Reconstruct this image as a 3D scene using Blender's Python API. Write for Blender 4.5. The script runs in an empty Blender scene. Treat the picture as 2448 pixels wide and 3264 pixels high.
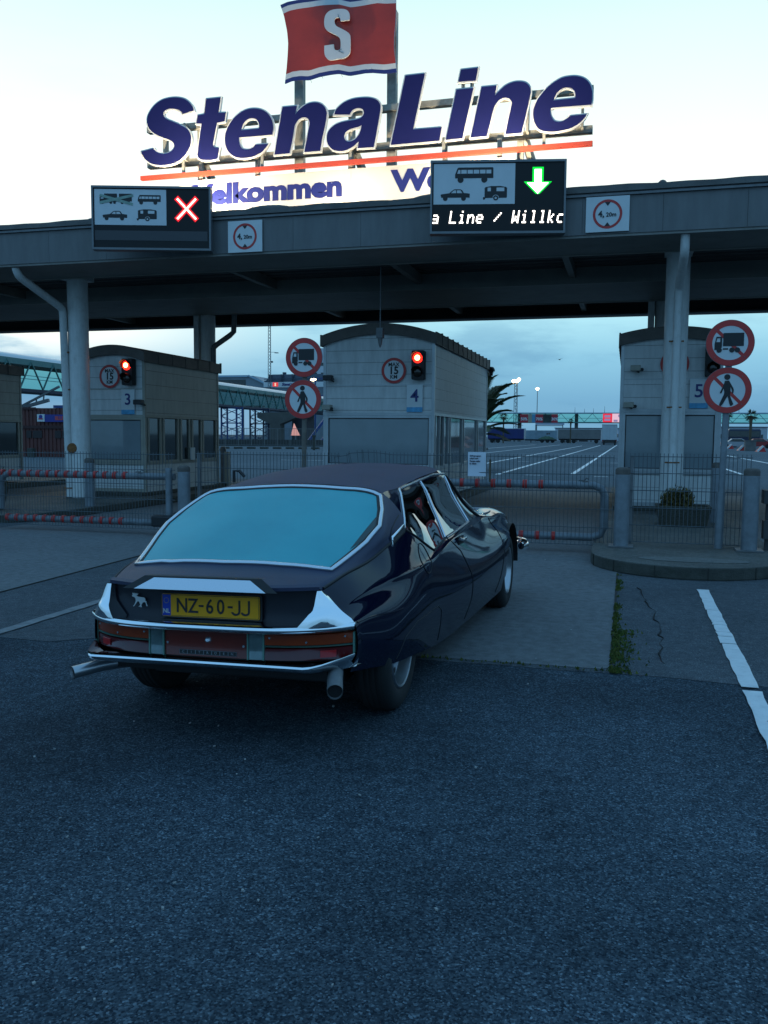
import bpy, bmesh, math, random
import numpy as np
from mathutils import Vector, Matrix
from mathutils.geometry import tessellate_polygon
from mathutils.bvhtree import BVHTree
random.seed(7)
SC = bpy.context.scene
COL = SC.collection
# ------------------------------------------------------------------ camera
cam = bpy.data.cameras.new('camera')
cam.sensor_fit = 'VERTICAL'; cam.sensor_height = 36.0; cam.sensor_width = 27.0
cam.lens = 2820 / 3264 * 36.0
cam.clip_start = 0.05; cam.clip_end = 5000
co = bpy.data.objects.new('camera', cam); COL.objects.link(co)
co.matrix_world = Matrix(((0.963992, -0.030447, 0.264184, 0.0), (0.265818, 0.081069, -0.960609, 0.0), (0.00783, 0.996243, 0.086243, 1.47), (0, 0, 0, 1)))
SC.camera = co
# ------------------------------------------------------------------ world
W = bpy.data.worlds.new('World'); SC.world = W; W.use_nodes = True
nt = W.node_tree; N = nt.nodes; LK = nt.links; N.clear()
def nd(t, **k):
    n = N.new(t)
    for a, b in k.items(): setattr(n, a, b)
    return n
def mth(op, a, b=None, c=None, clamp=False):
    n = nd('ShaderNodeMath', operation=op); n.use_clamp = clamp
    for i, x in enumerate((a, b, c)):
        if x is None: continue
        if isinstance(x, (int, float)): n.inputs[i].default_value = x
        else: LK.new(x, n.inputs[i])
    return n.outputs[0]
def ramp(fac, stops, interp='LINEAR'):
    n = nd('ShaderNodeValToRGB'); r = n.color_ramp; r.interpolation = interp
    while len(r.elements) < len(stops): r.elements.new(0.5)
    for e, (p, c) in zip(r.elements, stops): e.position = p; e.color = (*c, 1)
    LK.new(fac, n.inputs[0]); return n.outputs[0]
def mix(fac, a, b, mode='MIX'):
    n = nd('ShaderNodeMix', data_type='RGBA', blend_type=mode, clamp_factor=True)
    for s, x in ((n.inputs[0], fac), (n.inputs[6], a), (n.inputs[7], b)):
        if isinstance(x, (int, float)): s.default_value = x
        elif isinstance(x, tuple): s.default_value = (*x, 1)
        else: LK.new(x, s)
    return n.outputs[2]
tc = nd('ShaderNodeTexCoord'); sx = nd('ShaderNodeSeparateXYZ'); LK.new(tc.outputs['Generated'], sx.inputs[0])
DX, DY, DZ = sx.outputs
zc = mth('MAXIMUM', DZ, 0.0)
front = ramp(zc, [(0.0, (.20, .43, .63)), (.04, (.19, .44, .66)), (.085, (.28, .60, .80)), (.125, (.45, .82, .95)), (.18, (.92, 1.10, 1.1)),
                  (.25, (1.12, 1.2, 1.15)), (.40, (.80, 1.03, 1.0)), (.455, (.62, .95, .97)), (.52, (.28, .60, .88)), (1.0, (.25, .55, .85))])
rear = ramp(zc, [(0.0, (.17, .39, .60)), (.25, (.23, .54, .90)), (.6, (.21, .52, .90)), (1.0, (.21, .52, .90))])
fr = mth('ADD', mth('MULTIPLY', DX, -.30), mth('MULTIPLY', DY, .954))
ff = nd('ShaderNodeMapRange', interpolation_type='SMOOTHSTEP'); ff.inputs[1].default_value = .38; ff.inputs[2].default_value = .88
LK.new(fr, ff.inputs[0])
rt = nd('ShaderNodeMapRange', interpolation_type='SMOOTHSTEP'); rt.inputs[1].default_value = .05; rt.inputs[2].default_value = .75; LK.new(DX, rt.inputs[0])
hi = nd('ShaderNodeMapRange', interpolation_type='SMOOTHSTEP'); hi.inputs[1].default_value = .14; hi.inputs[2].default_value = .36; LK.new(zc, hi.inputs[0])
front = mix(mth('MULTIPLY', rt.outputs[0], mth('MULTIPLY', hi.outputs[0], .9)), front, (.42, 1.0, .93))
sky = mix(ff.outputs[0], rear, front)
# cloud banks low over the harbour
mp = nd('ShaderNodeMapping'); mp.inputs['Scale'].default_value = (2.2, 2.2, 9.0); LK.new(tc.outputs['Generated'], mp.inputs[0])
nz = nd('ShaderNodeTexNoise'); nz.inputs['Scale'].default_value = 2.4; nz.inputs['Detail'].default_value = 7; nz.inputs['Roughness'].default_value = .55
LK.new(mp.outputs[0], nz.inputs['Vector'])
cl = nd('ShaderNodeMapRange', interpolation_type='SMOOTHSTEP'); cl.inputs[1].default_value = .44; cl.inputs[2].default_value = .62; LK.new(nz.outputs[0], cl.inputs[0])
low = nd('ShaderNodeMapRange', interpolation_type='SMOOTHSTEP'); low.inputs[1].default_value = .20; low.inputs[2].default_value = .07; LK.new(zc, low.inputs[0])
sky = mix(mth('MULTIPLY', mth('MULTIPLY', cl.outputs[0], low.outputs[0]), .55), sky, (.13, .33, .54))
# pale gap in the clouds where the sun has gone, low on the left
sp = mth('ADD', mth('ADD', mth('MULTIPLY', DX, -.585), mth('MULTIPLY', DY, .803)), mth('MULTIPLY', DZ, .115))
sp = mth('POWER', mth('MAXIMUM', sp, 0.0), 70.0)
inv = mth('SUBTRACT', 1.0, mth('MULTIPLY', cl.outputs[0], .8))
band = nd('ShaderNodeMapRange', interpolation_type='SMOOTHSTEP'); band.inputs[1].default_value = .045; band.inputs[2].default_value = .115; LK.new(zc, band.inputs[0])
glow = mth('MULTIPLY', mth('MULTIPLY', sp, inv), band.outputs[0])
sky = mix(glow, sky, (1.15, 1.18, 1.1))
pk = mth('MULTIPLY', mth('MULTIPLY', sp, inv), .55)
lowpk = nd('ShaderNodeMapRange', interpolation_type='SMOOTHSTEP'); lowpk.inputs[1].default_value = .05; lowpk.inputs[2].default_value = .0; LK.new(zc, lowpk.inputs[0])
sky = mix(mth('MULTIPLY', pk, lowpk.outputs[0]), sky, (.75, .58, .62))
nish = nd('ShaderNodeTexSky'); nish.sky_type = 'NISHITA'; nish.sun_disc = False; nish.sun_elevation = math.radians(-5); nish.sun_rotation = math.radians(-36)
bg1 = nd('ShaderNodeBackground'); LK.new(sky, bg1.inputs[0]); bg1.inputs[1].default_value = 1.0
bg2 = nd('ShaderNodeBackground'); LK.new(nish.outputs[0], bg2.inputs[0]); bg2.inputs[1].default_value = .05
add = nd('ShaderNodeAddShader'); LK.new(bg1.outputs[0], add.inputs[0]); LK.new(bg2.outputs[0], add.inputs[1])
wo = nd('ShaderNodeOutputWorld'); LK.new(add.outputs[0], wo.inputs[0])
# ------------------------------------------------------------------ sun (below thick cloud: very weak and soft)
sl = bpy.data.lights.new('sun', 'SUN'); sl.energy = .05; sl.angle = math.radians(25); sl.color = (1, .95, .9)
so = bpy.data.objects.new('sun', sl); COL.objects.link(so)
so.rotation_euler = (math.radians(80), 0, math.radians(180 + 36))
SC.view_settings.view_transform = 'Standard'; SC.view_settings.look = 'None'; SC.view_settings.exposure = 0; SC.view_settings.gamma = 1
SC.render.engine = 'CYCLES'
SC.cycles.use_denoising = True
SC.cycles.max_bounces = 8; SC.cycles.transparent_max_bounces = 24; SC.cycles.sample_clamp_indirect = 6
SC.cycles.caustics_reflective = False; SC.cycles.caustics_refractive = False

# ------------------------------------------------------------------ materials
def M(name, col, rough=.6, metal=0.0, var=.0, scale=3.0, bump=0.0, bscale=40, spec=.5, emit=None, es=0, coat=0, streak=0, dirt=None, dirtamt=0):
    m = bpy.data.materials.new(name); m.use_nodes = True
    t = m.node_tree; b = t.nodes['Principled BSDF']
    b.inputs['Base Color'].default_value = (*col, 1); b.inputs['Roughness'].default_value = rough; b.inputs['Metallic'].default_value = metal
    b.inputs['Specular IOR Level'].default_value = spec
    if coat: b.inputs['Coat Weight'].default_value = coat; b.inputs['Coat Roughness'].default_value = .03
    if emit: b.inputs['Emission Color'].default_value = (*emit, 1); b.inputs['Emission Strength'].default_value = es
    c = None
    if var or dirtamt:
        tcn = t.nodes.new('ShaderNodeTexCoord')
        if var:
            n = t.nodes.new('ShaderNodeTexNoise'); n.inputs['Scale'].default_value = scale; n.inputs['Detail'].default_value = 6; n.inputs['Roughness'].default_value = .65
            if streak:
                mpn = t.nodes.new('ShaderNodeMapping'); mpn.inputs['Scale'].default_value = (streak, streak, 1); t.links.new(tcn.outputs['Object'], mpn.inputs[0]); t.links.new(mpn.outputs[0], n.inputs['Vector'])
            else: t.links.new(tcn.outputs['Object'], n.inputs['Vector'])
            r = t.nodes.new('ShaderNodeValToRGB')
            r.color_ramp.elements[0].position = .3; r.color_ramp.elements[1].position = .72
            r.color_ramp.elements[0].color = (*[x * (1 - var) for x in col], 1); r.color_ramp.elements[1].color = (*[min(1, x * (1 + var)) for x in col], 1)
            t.links.new(n.outputs[0], r.inputs[0]); c = r.outputs[0]
        if dirtamt:
            n2 = t.nodes.new('ShaderNodeTexNoise'); n2.inputs['Scale'].default_value = scale * 1.7; n2.inputs['Detail'].default_value = 8; n2.inputs['Roughness'].default_value = .7
            t.links.new(tcn.outputs['Object'], n2.inputs['Vector'])
            mr = t.nodes.new('ShaderNodeMapRange'); mr.inputs[1].default_value = .52; mr.inputs[2].default_value = .75; mr.inputs[4].default_value = dirtamt; t.links.new(n2.outputs[0], mr.inputs[0])
            mx = t.nodes.new('ShaderNodeMix'); mx.data_type = 'RGBA'; t.links.new(mr.outputs[0], mx.inputs[0])
            if c is not None: t.links.new(c, mx.inputs[6])
            else: mx.inputs[6].default_value = (*col, 1)
            mx.inputs[7].default_value = (*dirt, 1); c = mx.outputs[2]
        t.links.new(c, b.inputs['Base Color'])
    if bump:
        tcn = t.nodes.new('ShaderNodeTexCoord'); n = t.nodes.new('ShaderNodeTexNoise'); n.inputs['Scale'].default_value = bscale; n.inputs['Detail'].default_value = 4
        t.links.new(tcn.outputs['Object'], n.inputs['Vector'])
        bp = t.nodes.new('ShaderNodeBump'); bp.inputs['Strength'].default_value = bump; bp.inputs['Distance'].default_value = .01
        t.links.new(n.outputs[0], bp.inputs['Height']); t.links.new(bp.outputs[0], b.inputs['Normal'])
    return m
def glassM(name, tint, refl=1.0, rough=.02):
    m = bpy.data.materials.new(name); m.use_nodes = True; t = m.node_tree; t.nodes.clear()
    o = t.nodes.new('ShaderNodeOutputMaterial'); tr = t.nodes.new('ShaderNodeBsdfTransparent'); tr.inputs[0].default_value = (*tint, 1)
    g = t.nodes.new('ShaderNodeBsdfGlossy'); g.inputs['Roughness'].default_value = rough; g.inputs[0].default_value = (refl, refl, refl, 1)
    f = t.nodes.new('ShaderNodeFresnel'); f.inputs[0].default_value = 1.5; mxs = t.nodes.new('ShaderNodeMixShader')
    t.links.new(f.outputs[0], mxs.inputs[0]); t.links.new(tr.outputs[0], mxs.inputs[1]); t.links.new(g.outputs[0], mxs.inputs[2]); t.links.new(mxs.outputs[0], o.inputs[0])
    return m
def asphaltM(name, lo, hi, cell=110, spots=.5, patch=.35, pscale=.5, rough=.75, bumpd=.004, spec=.08):
    """aggregate: every stone its own grey, broad darker and paler areas from wear"""
    m = bpy.data.materials.new(name); m.use_nodes = True; t = m.node_tree; b = t.nodes['Principled BSDF']
    def n(k): return t.nodes.new(k)
    L = t.links.new
    g = n('ShaderNodeTexCoord'); v = n('ShaderNodeTexVoronoi'); v.inputs['Scale'].default_value = cell; L(g.outputs['Object'], v.inputs['Vector'])
    v.inputs['Randomness'].default_value = 1
    s = n('ShaderNodeSeparateColor'); L(v.outputs['Color'], s.inputs[0])
    r = n('ShaderNodeValToRGB'); e = r.color_ramp.elements
    e[0].position = .0; e[0].color = (*lo, 1); e[1].position = 1; e[1].color = (*hi, 1)
    q = e.new(.72); q.color = (*[a + (c - a) * .30 for a, c in zip(lo, hi)], 1); q = e.new(.93); q.color = (*[a + (c - a) * .55 for a, c in zip(lo, hi)], 1)
    L(s.outputs[0], r.inputs[0])
    p = n('ShaderNodeTexNoise'); p.inputs['Scale'].default_value = pscale; p.inputs['Detail'].default_value = 9; p.inputs['Roughness'].default_value = .62; L(g.outputs['Object'], p.inputs['Vector'])
    mr = n('ShaderNodeMapRange'); mr.inputs[1].default_value = .3; mr.inputs[2].default_value = .7; mr.inputs[3].default_value = 1 - patch; mr.inputs[4].default_value = 1 + patch; L(p.outputs[0], mr.inputs[0])
    f = n('ShaderNodeTexNoise'); f.inputs['Scale'].default_value = 14; f.inputs['Detail'].default_value = 6; L(g.outputs['Object'], f.inputs['Vector'])
    mf = n('ShaderNodeMapRange'); mf.inputs[1].default_value = .3; mf.inputs[2].default_value = .7; mf.inputs[3].default_value = .82; mf.inputs[4].default_value = 1.18; L(f.outputs[0], mf.inputs[0])
    mm = n('ShaderNodeMath'); mm.operation = 'MULTIPLY'; L(mr.outputs[0], mm.inputs[0]); L(mf.outputs[0], mm.inputs[1])
    mx = n('ShaderNodeVectorMath'); mx.operation = 'SCALE'; L(r.outputs[0], mx.inputs[0]); L(mm.outputs[0], mx.inputs[3]); L(mx.outputs[0], b.inputs['Base Color'])
    b.inputs['Roughness'].default_value = rough; b.inputs['Specular IOR Level'].default_value = spec
    bp = n('ShaderNodeBump'); bp.inputs['Strength'].default_value = spots; bp.inputs['Distance'].default_value = bumpd; bp.invert = True; L(v.outputs['Distance'], bp.inputs['Height']); L(bp.outputs[0], b.inputs['Normal'])
    return m
def claddingM(name, col, pitch=.235, z0=0.0):
    """painted horizontal boards: dark joint lines, slight weathering from the joints down"""
    m = M(name, col, .5, var=.14, scale=1.6, streak=6, dirt=tuple(x * .5 for x in col), dirtamt=.35)
    t = m.node_tree; b = t.nodes['Principled BSDF']; L = t.links.new
    g = t.nodes.new('ShaderNodeTexCoord'); s = t.nodes.new('ShaderNodeSeparateXYZ'); L(g.outputs['Object'], s.inputs[0])
    def mt(op, a, bb):
        k = t.nodes.new('ShaderNodeMath'); k.operation = op
        for i, x in enumerate((a, bb)):
            if isinstance(x, (int, float)): k.inputs[i].default_value = x
            else: L(x, k.inputs[i])
        return k.outputs[0]
    fr_ = mt('FRACT', mt('DIVIDE', mt('ADD', s.outputs[2], 10 - z0), pitch), 0)
    gap = mt('LESS_THAN', fr_, .05)
    old = b.inputs['Base Color'].links[0].from_socket
    mx = t.nodes.new('ShaderNodeMix'); mx.data_type = 'RGBA'; L(mt('MULTIPLY', gap, .65), mx.inputs[0]); L(old, mx.inputs[6]); mx.inputs[7].default_value = (*[x * .25 for x in col], 1)
    L(mx.outputs[2], b.inputs['Base Color'])
    bp = t.nodes.new('ShaderNodeBump'); bp.inputs['Strength'].default_value = .6; bp.inputs['Distance'].default_value = .02; L(fr_, bp.inputs['Height']); L(bp.outputs[0], b.inputs['Normal'])
    return m

# ------------------------------------------------------------------ mesh builder
V = Vector
def frame(dirv):
    d = V(dirv).normalized(); a = V((0, 0, 1)) if abs(d.z) < .95 else V((1, 0, 0))
    u = d.cross(a).normalized(); w = u.cross(d).normalized(); return u, w, d
class MB:
    def __init__(s): s.v = []; s.f = []; s.m = []
    def add(s, vs, fs, mi=0):
        o = len(s.v); s.v += [tuple(x) for x in vs]; s.f += [tuple(i + o for i in f) for f in fs]; s.m += [mi] * len(fs); return s
    def box(s, x0, x1, y0, y1, z0, z1, mi=0):
        vs = [(x, y, z) for z in (z0, z1) for y in (y0, y1) for x in (x0, x1)]
        return s.add(vs, [(0, 2, 3, 1), (4, 5, 7, 6), (0, 1, 5, 4), (2, 6, 7, 3), (0, 4, 6, 2), (1, 3, 7, 5)], mi)
    def obox(s, c, a, b, d, mi=0):
        c, a, b, d = V(c), V(a), V(b), V(d)
        vs = [c + a * i + b * j + d * k for k in (-1, 1) for j in (-1, 1) for i in (-1, 1)]
        return s.add(vs, [(0, 2, 3, 1), (4, 5, 7, 6), (0, 1, 5, 4), (2, 6, 7, 3), (0, 4, 6, 2), (1, 3, 7, 5)], mi)
    def bar(s, p, q, w, h=None, mi=0):
        p, q = V(p), V(q); u, ww, d = frame(q - p); h = h or w
        return s.obox((p + q) / 2, u * w / 2, ww * h / 2, (q - p) / 2, mi)
    def tube(s, pts, r, n=8, mi=0, closed=False, caps=True):
        pts = [V(p) for p in pts]; k = len(pts); rs = r if isinstance(r, (list, tuple)) else [r] * k
        vs = []; pu = None
        for i, p in enumerate(pts):
            if closed: d = pts[(i + 1) % k] - pts[i - 1]
            else: d = pts[min(i + 1, k - 1)] - pts[max(i - 1, 0)]
            d.normalize()
            if pu is None: u, w, d = frame(d)
            else:
                u = (pu - d * pu.dot(d)).normalized(); w = u.cross(d)
            pu = u
            vs += [p + (u * math.cos(2 * math.pi * j / n) + w * math.sin(2 * math.pi * j / n)) * rs[i] for j in range(n)]
        fs = []
        for i in range(k if closed else k - 1):
            a, b = i * n, ((i + 1) % k) * n
            fs += [(a + j, a + (j + 1) % n, b + (j + 1) % n, b + j) for j in range(n)]
        if caps and not closed: fs += [tuple(range(n - 1, -1, -1)), tuple((k - 1) * n + j for j in range(n))]
        return s.add(vs, fs, mi)
    def cyl(s, p, q, r, r2=None, n=20, mi=0): return s.tube([p, q], [r, r if r2 is None else r2], n, mi)
    def prism(s, loops, O, U, Vv, depth=.01, mi=0, side=None):
        """flat shape with holes; face at O in the U,V plane, thickness going back along -(U x V)"""
        O, U, Vv = V(O), V(U).normalized(), V(Vv).normalized(); Nn = U.cross(Vv)
        if not isinstance(loops[0][0], (tuple, list)): loops = [loops]
        fl = [[V((p[0], p[1], 0)) for p in l] for l in loops]
        flat = [p for l in fl for p in l]
        tris = tessellate_polygon(fl); k = len(flat)
        P = lambda p, d: O + U * p.x + Vv * p.y - Nn * d
        vs = [P(p, 0) for p in flat] + [P(p, depth) for p in flat]
        ft = []
        for t in tris:
            a, b, c = (flat[i] for i in t); sgn = (b - a).cross(c - a).z
            if abs(sgn) < 1e-12: continue
            ft.append(tuple(t) if sgn > 0 else tuple(reversed(t)))
        s.add(vs, ft + [tuple(i + k for i in reversed(t)) for t in ft], mi)
        o = len(s.v) - 2 * k; sd = []; b = 0
        for l in fl:
            n = len(l); ar = sum(l[i].x * l[(i + 1) % n].y - l[(i + 1) % n].x * l[i].y for i in range(n)); hole = l is not fl[0]
            fw = (ar > 0) != hole
            for i in range(n):
                a_, b_ = o + b + i, o + b + (i + 1) % n
                sd.append((a_, a_ + k, b_ + k, b_) if fw else (a_, b_, b_ + k, a_ + k))
            b += n
        s.f += sd; s.m += [mi if side is None else side] * len(sd); return s
    def grid(s, rows, mi=0, flip=False):
        n = len(rows[0]); vs = [p for r in rows for p in r]; fs = []
        for i in range(len(rows) - 1):
            for j in range(n - 1):
                q = (i * n + j, i * n + j + 1, (i + 1) * n + j + 1, (i + 1) * n + j); fs.append(q[::-1] if flip else q)
        return s.add(vs, fs, mi)
    def lathe(s, prof, O, axis, n=32, mi=0):
        """profile (radius, distance along axis)"""
        u, w, d = frame(axis); O = V(O)
        rows = [[O + d * h + (u * math.cos(2 * math.pi * j / n) + w * math.sin(2 * math.pi * j / n)) * r for j in range(n + 1)] for r, h in prof]
        return s.grid(rows, mi)
    def text(s, st, size, O, U, Vv, depth=.003, bold=0.0, mi=0, align='CENTER', sx=1.0, shear=0):
        c = bpy.data.curves.new('lettering', 'FONT'); c.body = st; c.size = size; c.align_x = align; c.align_y = 'CENTER'; c.offset = bold; c.resolution_u = 3; c.shear = shear
        o = bpy.data.objects.new('lettering', c); COL.objects.link(o); dg = bpy.context.evaluated_depsgraph_get(); dg.update()
        me = bpy.data.meshes.new_from_object(o.evaluated_get(dg)); O, U, Vv = V(O), V(U).normalized(), V(Vv).normalized(); Nn = U.cross(Vv)
        b = bmesh.new(); b.from_mesh(me)
        bmesh.ops.recalc_face_normals(b, faces=b.faces[:])
        if sum(f.normal.z for f in b.faces) < 0: bmesh.ops.reverse_faces(b, faces=b.faces[:])
        r = bmesh.ops.extrude_face_region(b, geom=b.faces[:])
        for e in r['geom']:
            if isinstance(e, bmesh.types.BMVert): e.co.z += depth
        b.verts.index_update()
        s.add([O + U * p.co.x * sx + Vv * p.co.y + Nn * p.co.z for p in b.verts], [tuple(q.index for q in f.verts) for f in b.faces], mi)
        b.free(); bpy.data.objects.remove(o); bpy.data.curves.remove(c); bpy.data.meshes.remove(me); return s
    def build(s, name, mat, parent=None, smooth=None, bevel=0):
        off = V((0, 0, 0)); p = parent
        while p is not None: off += p.location; p = p.parent
        me = bpy.data.meshes.new(name); me.from_pydata([tuple(V(p) - off) for p in s.v], [], s.f)
        for m in (mat if isinstance(mat, (list, tuple)) else [mat]): me.materials.append(m)
        me.polygons.foreach_set('material_index', s.m); me.validate(); me.update()
        if smooth is not None:
            me.polygons.foreach_set('use_smooth', [True] * len(me.polygons)); me.set_sharp_from_angle(angle=math.radians(smooth))
        o = bpy.data.objects.new(name, me); COL.objects.link(o)
        if parent is not None: o.parent = parent
        if bevel:
            bv = o.modifiers.new('bevel', 'BEVEL'); bv.width = bevel; bv.segments = 2; bv.limit_method = 'ANGLE'; bv.angle_limit = math.radians(40)
        return o
def tag(o, label=None, cat=None, group=None, kind=None):
    if label: o['label'] = label
    if cat: o['category'] = cat
    if group: o['group'] = group
    if kind: o['kind'] = kind
    return o
def thing(name, label, cat, loc, group=None):
    o = bpy.data.objects.new(name, None); COL.objects.link(o); o.location = loc; o.empty_display_size = .2
    return tag(o, label, cat, group)
def copy_tree(o, parent=None):
    c = o.copy(); COL.objects.link(c); c.parent = parent
    for ch in o.children: copy_tree(ch, c)
    return c
def struct(o): o['kind'] = 'structure'; return o
def circ(r, n=40, cx=0, cy=0, a0=0): return [(cx + r * math.cos(a0 + 2 * math.pi * i / n), cy + r * math.sin(a0 + 2 * math.pi * i / n)) for i in range(n)]
def rrect(x0, x1, y0, y1, r, n=5):
    o = []
    for cx, cy, a in ((x1 - r, y1 - r, 0), (x0 + r, y1 - r, 90), (x0 + r, y0 + r, 180), (x1 - r, y0 + r, 270)):
        o += [(cx + r * math.cos(math.radians(a + 90 * i / n)), cy + r * math.sin(math.radians(a + 90 * i / n))) for i in range(n + 1)]
    return o
def smooth_loop(p, ang=38, sub=5):
    """Catmull-Rom through a closed outline; sharp turns stay corners"""
    n = len(p); P = [np.array(x, float) for x in p]; cor = []
    for i in range(n):
        a = P[i] - P[i - 1]; b = P[(i + 1) % n] - P[i]
        t = abs(math.degrees(math.atan2(a[0] * b[1] - a[1] * b[0], a @ b))); cor.append(t > ang)
    o = []
    for i in range(n):
        p1, p2 = P[i], P[(i + 1) % n]
        p0 = P[i - 1] if not cor[i] else p1 * 2 - p2; p3 = P[(i + 2) % n] if not cor[(i + 1) % n] else p2 * 2 - p1
        o.append(tuple(p1))
        if cor[i] and cor[(i + 1) % n]: continue
        for k in range(1, sub):
            t = k / sub; o.append(tuple(.5 * ((2 * p1) + (p2 - p0) * t + (2 * p0 - 5 * p1 + 4 * p2 - p3) * t * t + (3 * p1 - p0 - 3 * p2 + p3) * t ** 3)))
    return o
def offset_loop(p, d):
    n = len(p); P = [np.array(x, float) for x in p]
    ar = sum(P[i][0] * P[(i + 1) % n][1] - P[(i + 1) % n][0] * P[i][1] for i in range(n)); sg = 1 if ar > 0 else -1; o = []
    for i in range(n):
        a = P[i] - P[i - 1]; b = P[(i + 1) % n] - P[i]
        na = np.array((a[1], -a[0])) / (np.linalg.norm(a) + 1e-9); nb = np.array((b[1], -b[0])) / (np.linalg.norm(b) + 1e-9)
        m = na + nb; l = np.linalg.norm(m); m = m / l if l > 1e-6 else na; k = 1 / max(.5, m @ na)
        o.append(tuple(P[i] + m * d * sg * k))
    return o
UX, UZ = V((1, 0, 0)), V((0, 0, 1))
# palette
m_tarmac = asphaltM('dark tarmac', (.014, .022, .031), (.15, .19, .22), 150, .7, .5, .42, .9)
m_old = asphaltM('worn asphalt', (.048, .056, .064), (.19, .20, .21), 190, .6, .22, .5, .9)
m_lot = asphaltM('car park asphalt', (.095, .11, .12), (.22, .235, .245), 60, .3, .16, .09, 1.0, .004, 0.0)
m_slab = asphaltM('concrete pad', (.125, .128, .130), (.20, .205, .21), 210, .25, .16, .45, .85)
m_kerbtop = asphaltM('island concrete', (.085, .08, .07), (.20, .2, .19), 160, .4, .3, 1.1)
m_kerb = M('kerb concrete', (.06, .06, .05), .9, var=.35, scale=5, bump=.8, bscale=60, dirt=(.03, .035, .022), dirtamt=.8)
m_line = M('road paint', (.66, .66, .65), .7, var=.10, scale=9, dirt=(.25, .26, .26), dirtamt=.35, bump=.4, bscale=120)
m_line2 = M('worn road paint', (.17, .175, .18), .8, var=.25, scale=12, dirt=(.07, .07, .07), dirtamt=.8)
m_galv = M('galvanised steel', (.20, .22, .24), .5, .35, var=.22, scale=7, bump=.1, bscale=50)
m_galvd = M('dull galvanised steel', (.16, .165, .17), .6, .4, var=.2, scale=8)
m_white = M('white paint', (.62, .62, .60), .45, var=.1, scale=4, streak=6, dirt=(.30, .25, .18), dirtamt=.35)
m_greypaint = M('grey metal sheet', (.135, .135, .135), .5, var=.16, scale=1.2, streak=5, dirt=(.1, .09, .07), dirtamt=.3)
m_soffit = M('soffit sheet', (.23, .22, .20), .6, var=.15, scale=1.5, dirt=(.09, .08, .06), dirtamt=.4)
m_deck = M('corrugated deck', (.09, .08, .075), .6, var=.2, scale=2)
m_rust = M('rust', (.22, .09, .03), .9, var=.4, scale=30)
m_roofgrey = M('roof felt', (.10, .095, .09), .85, var=.3, scale=3, bump=.5, bscale=20)
m_dark = M('black plastic', (.012, .012, .014), .5)
m_black = M('black', (.006, .006, .007), .6)
m_red = M('red paint', (.50, .035, .03), .5, var=.1, scale=6)
m_redband = M('red reflective tape', (.55, .03, .025), .4, var=.15, scale=20)
m_sign = M('white sign sheet', (.60, .62, .62), .4, var=.05, scale=5)
m_ink = M('black sign print', (.012, .012, .014), .5)
m_navy = M('navy lettering', (.016, .022, .15), .4, var=.08, scale=2)
m_alu = M('aluminium frame', (.42, .44, .45), .4, .5, var=.1, scale=4)
m_chrome = M('chrome', (.82, .84, .86), .06, 1.0)
m_trunk = M('palm bark', (.09, .065, .04), .9, var=.4, scale=8, bump=.8, bscale=18)
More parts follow.
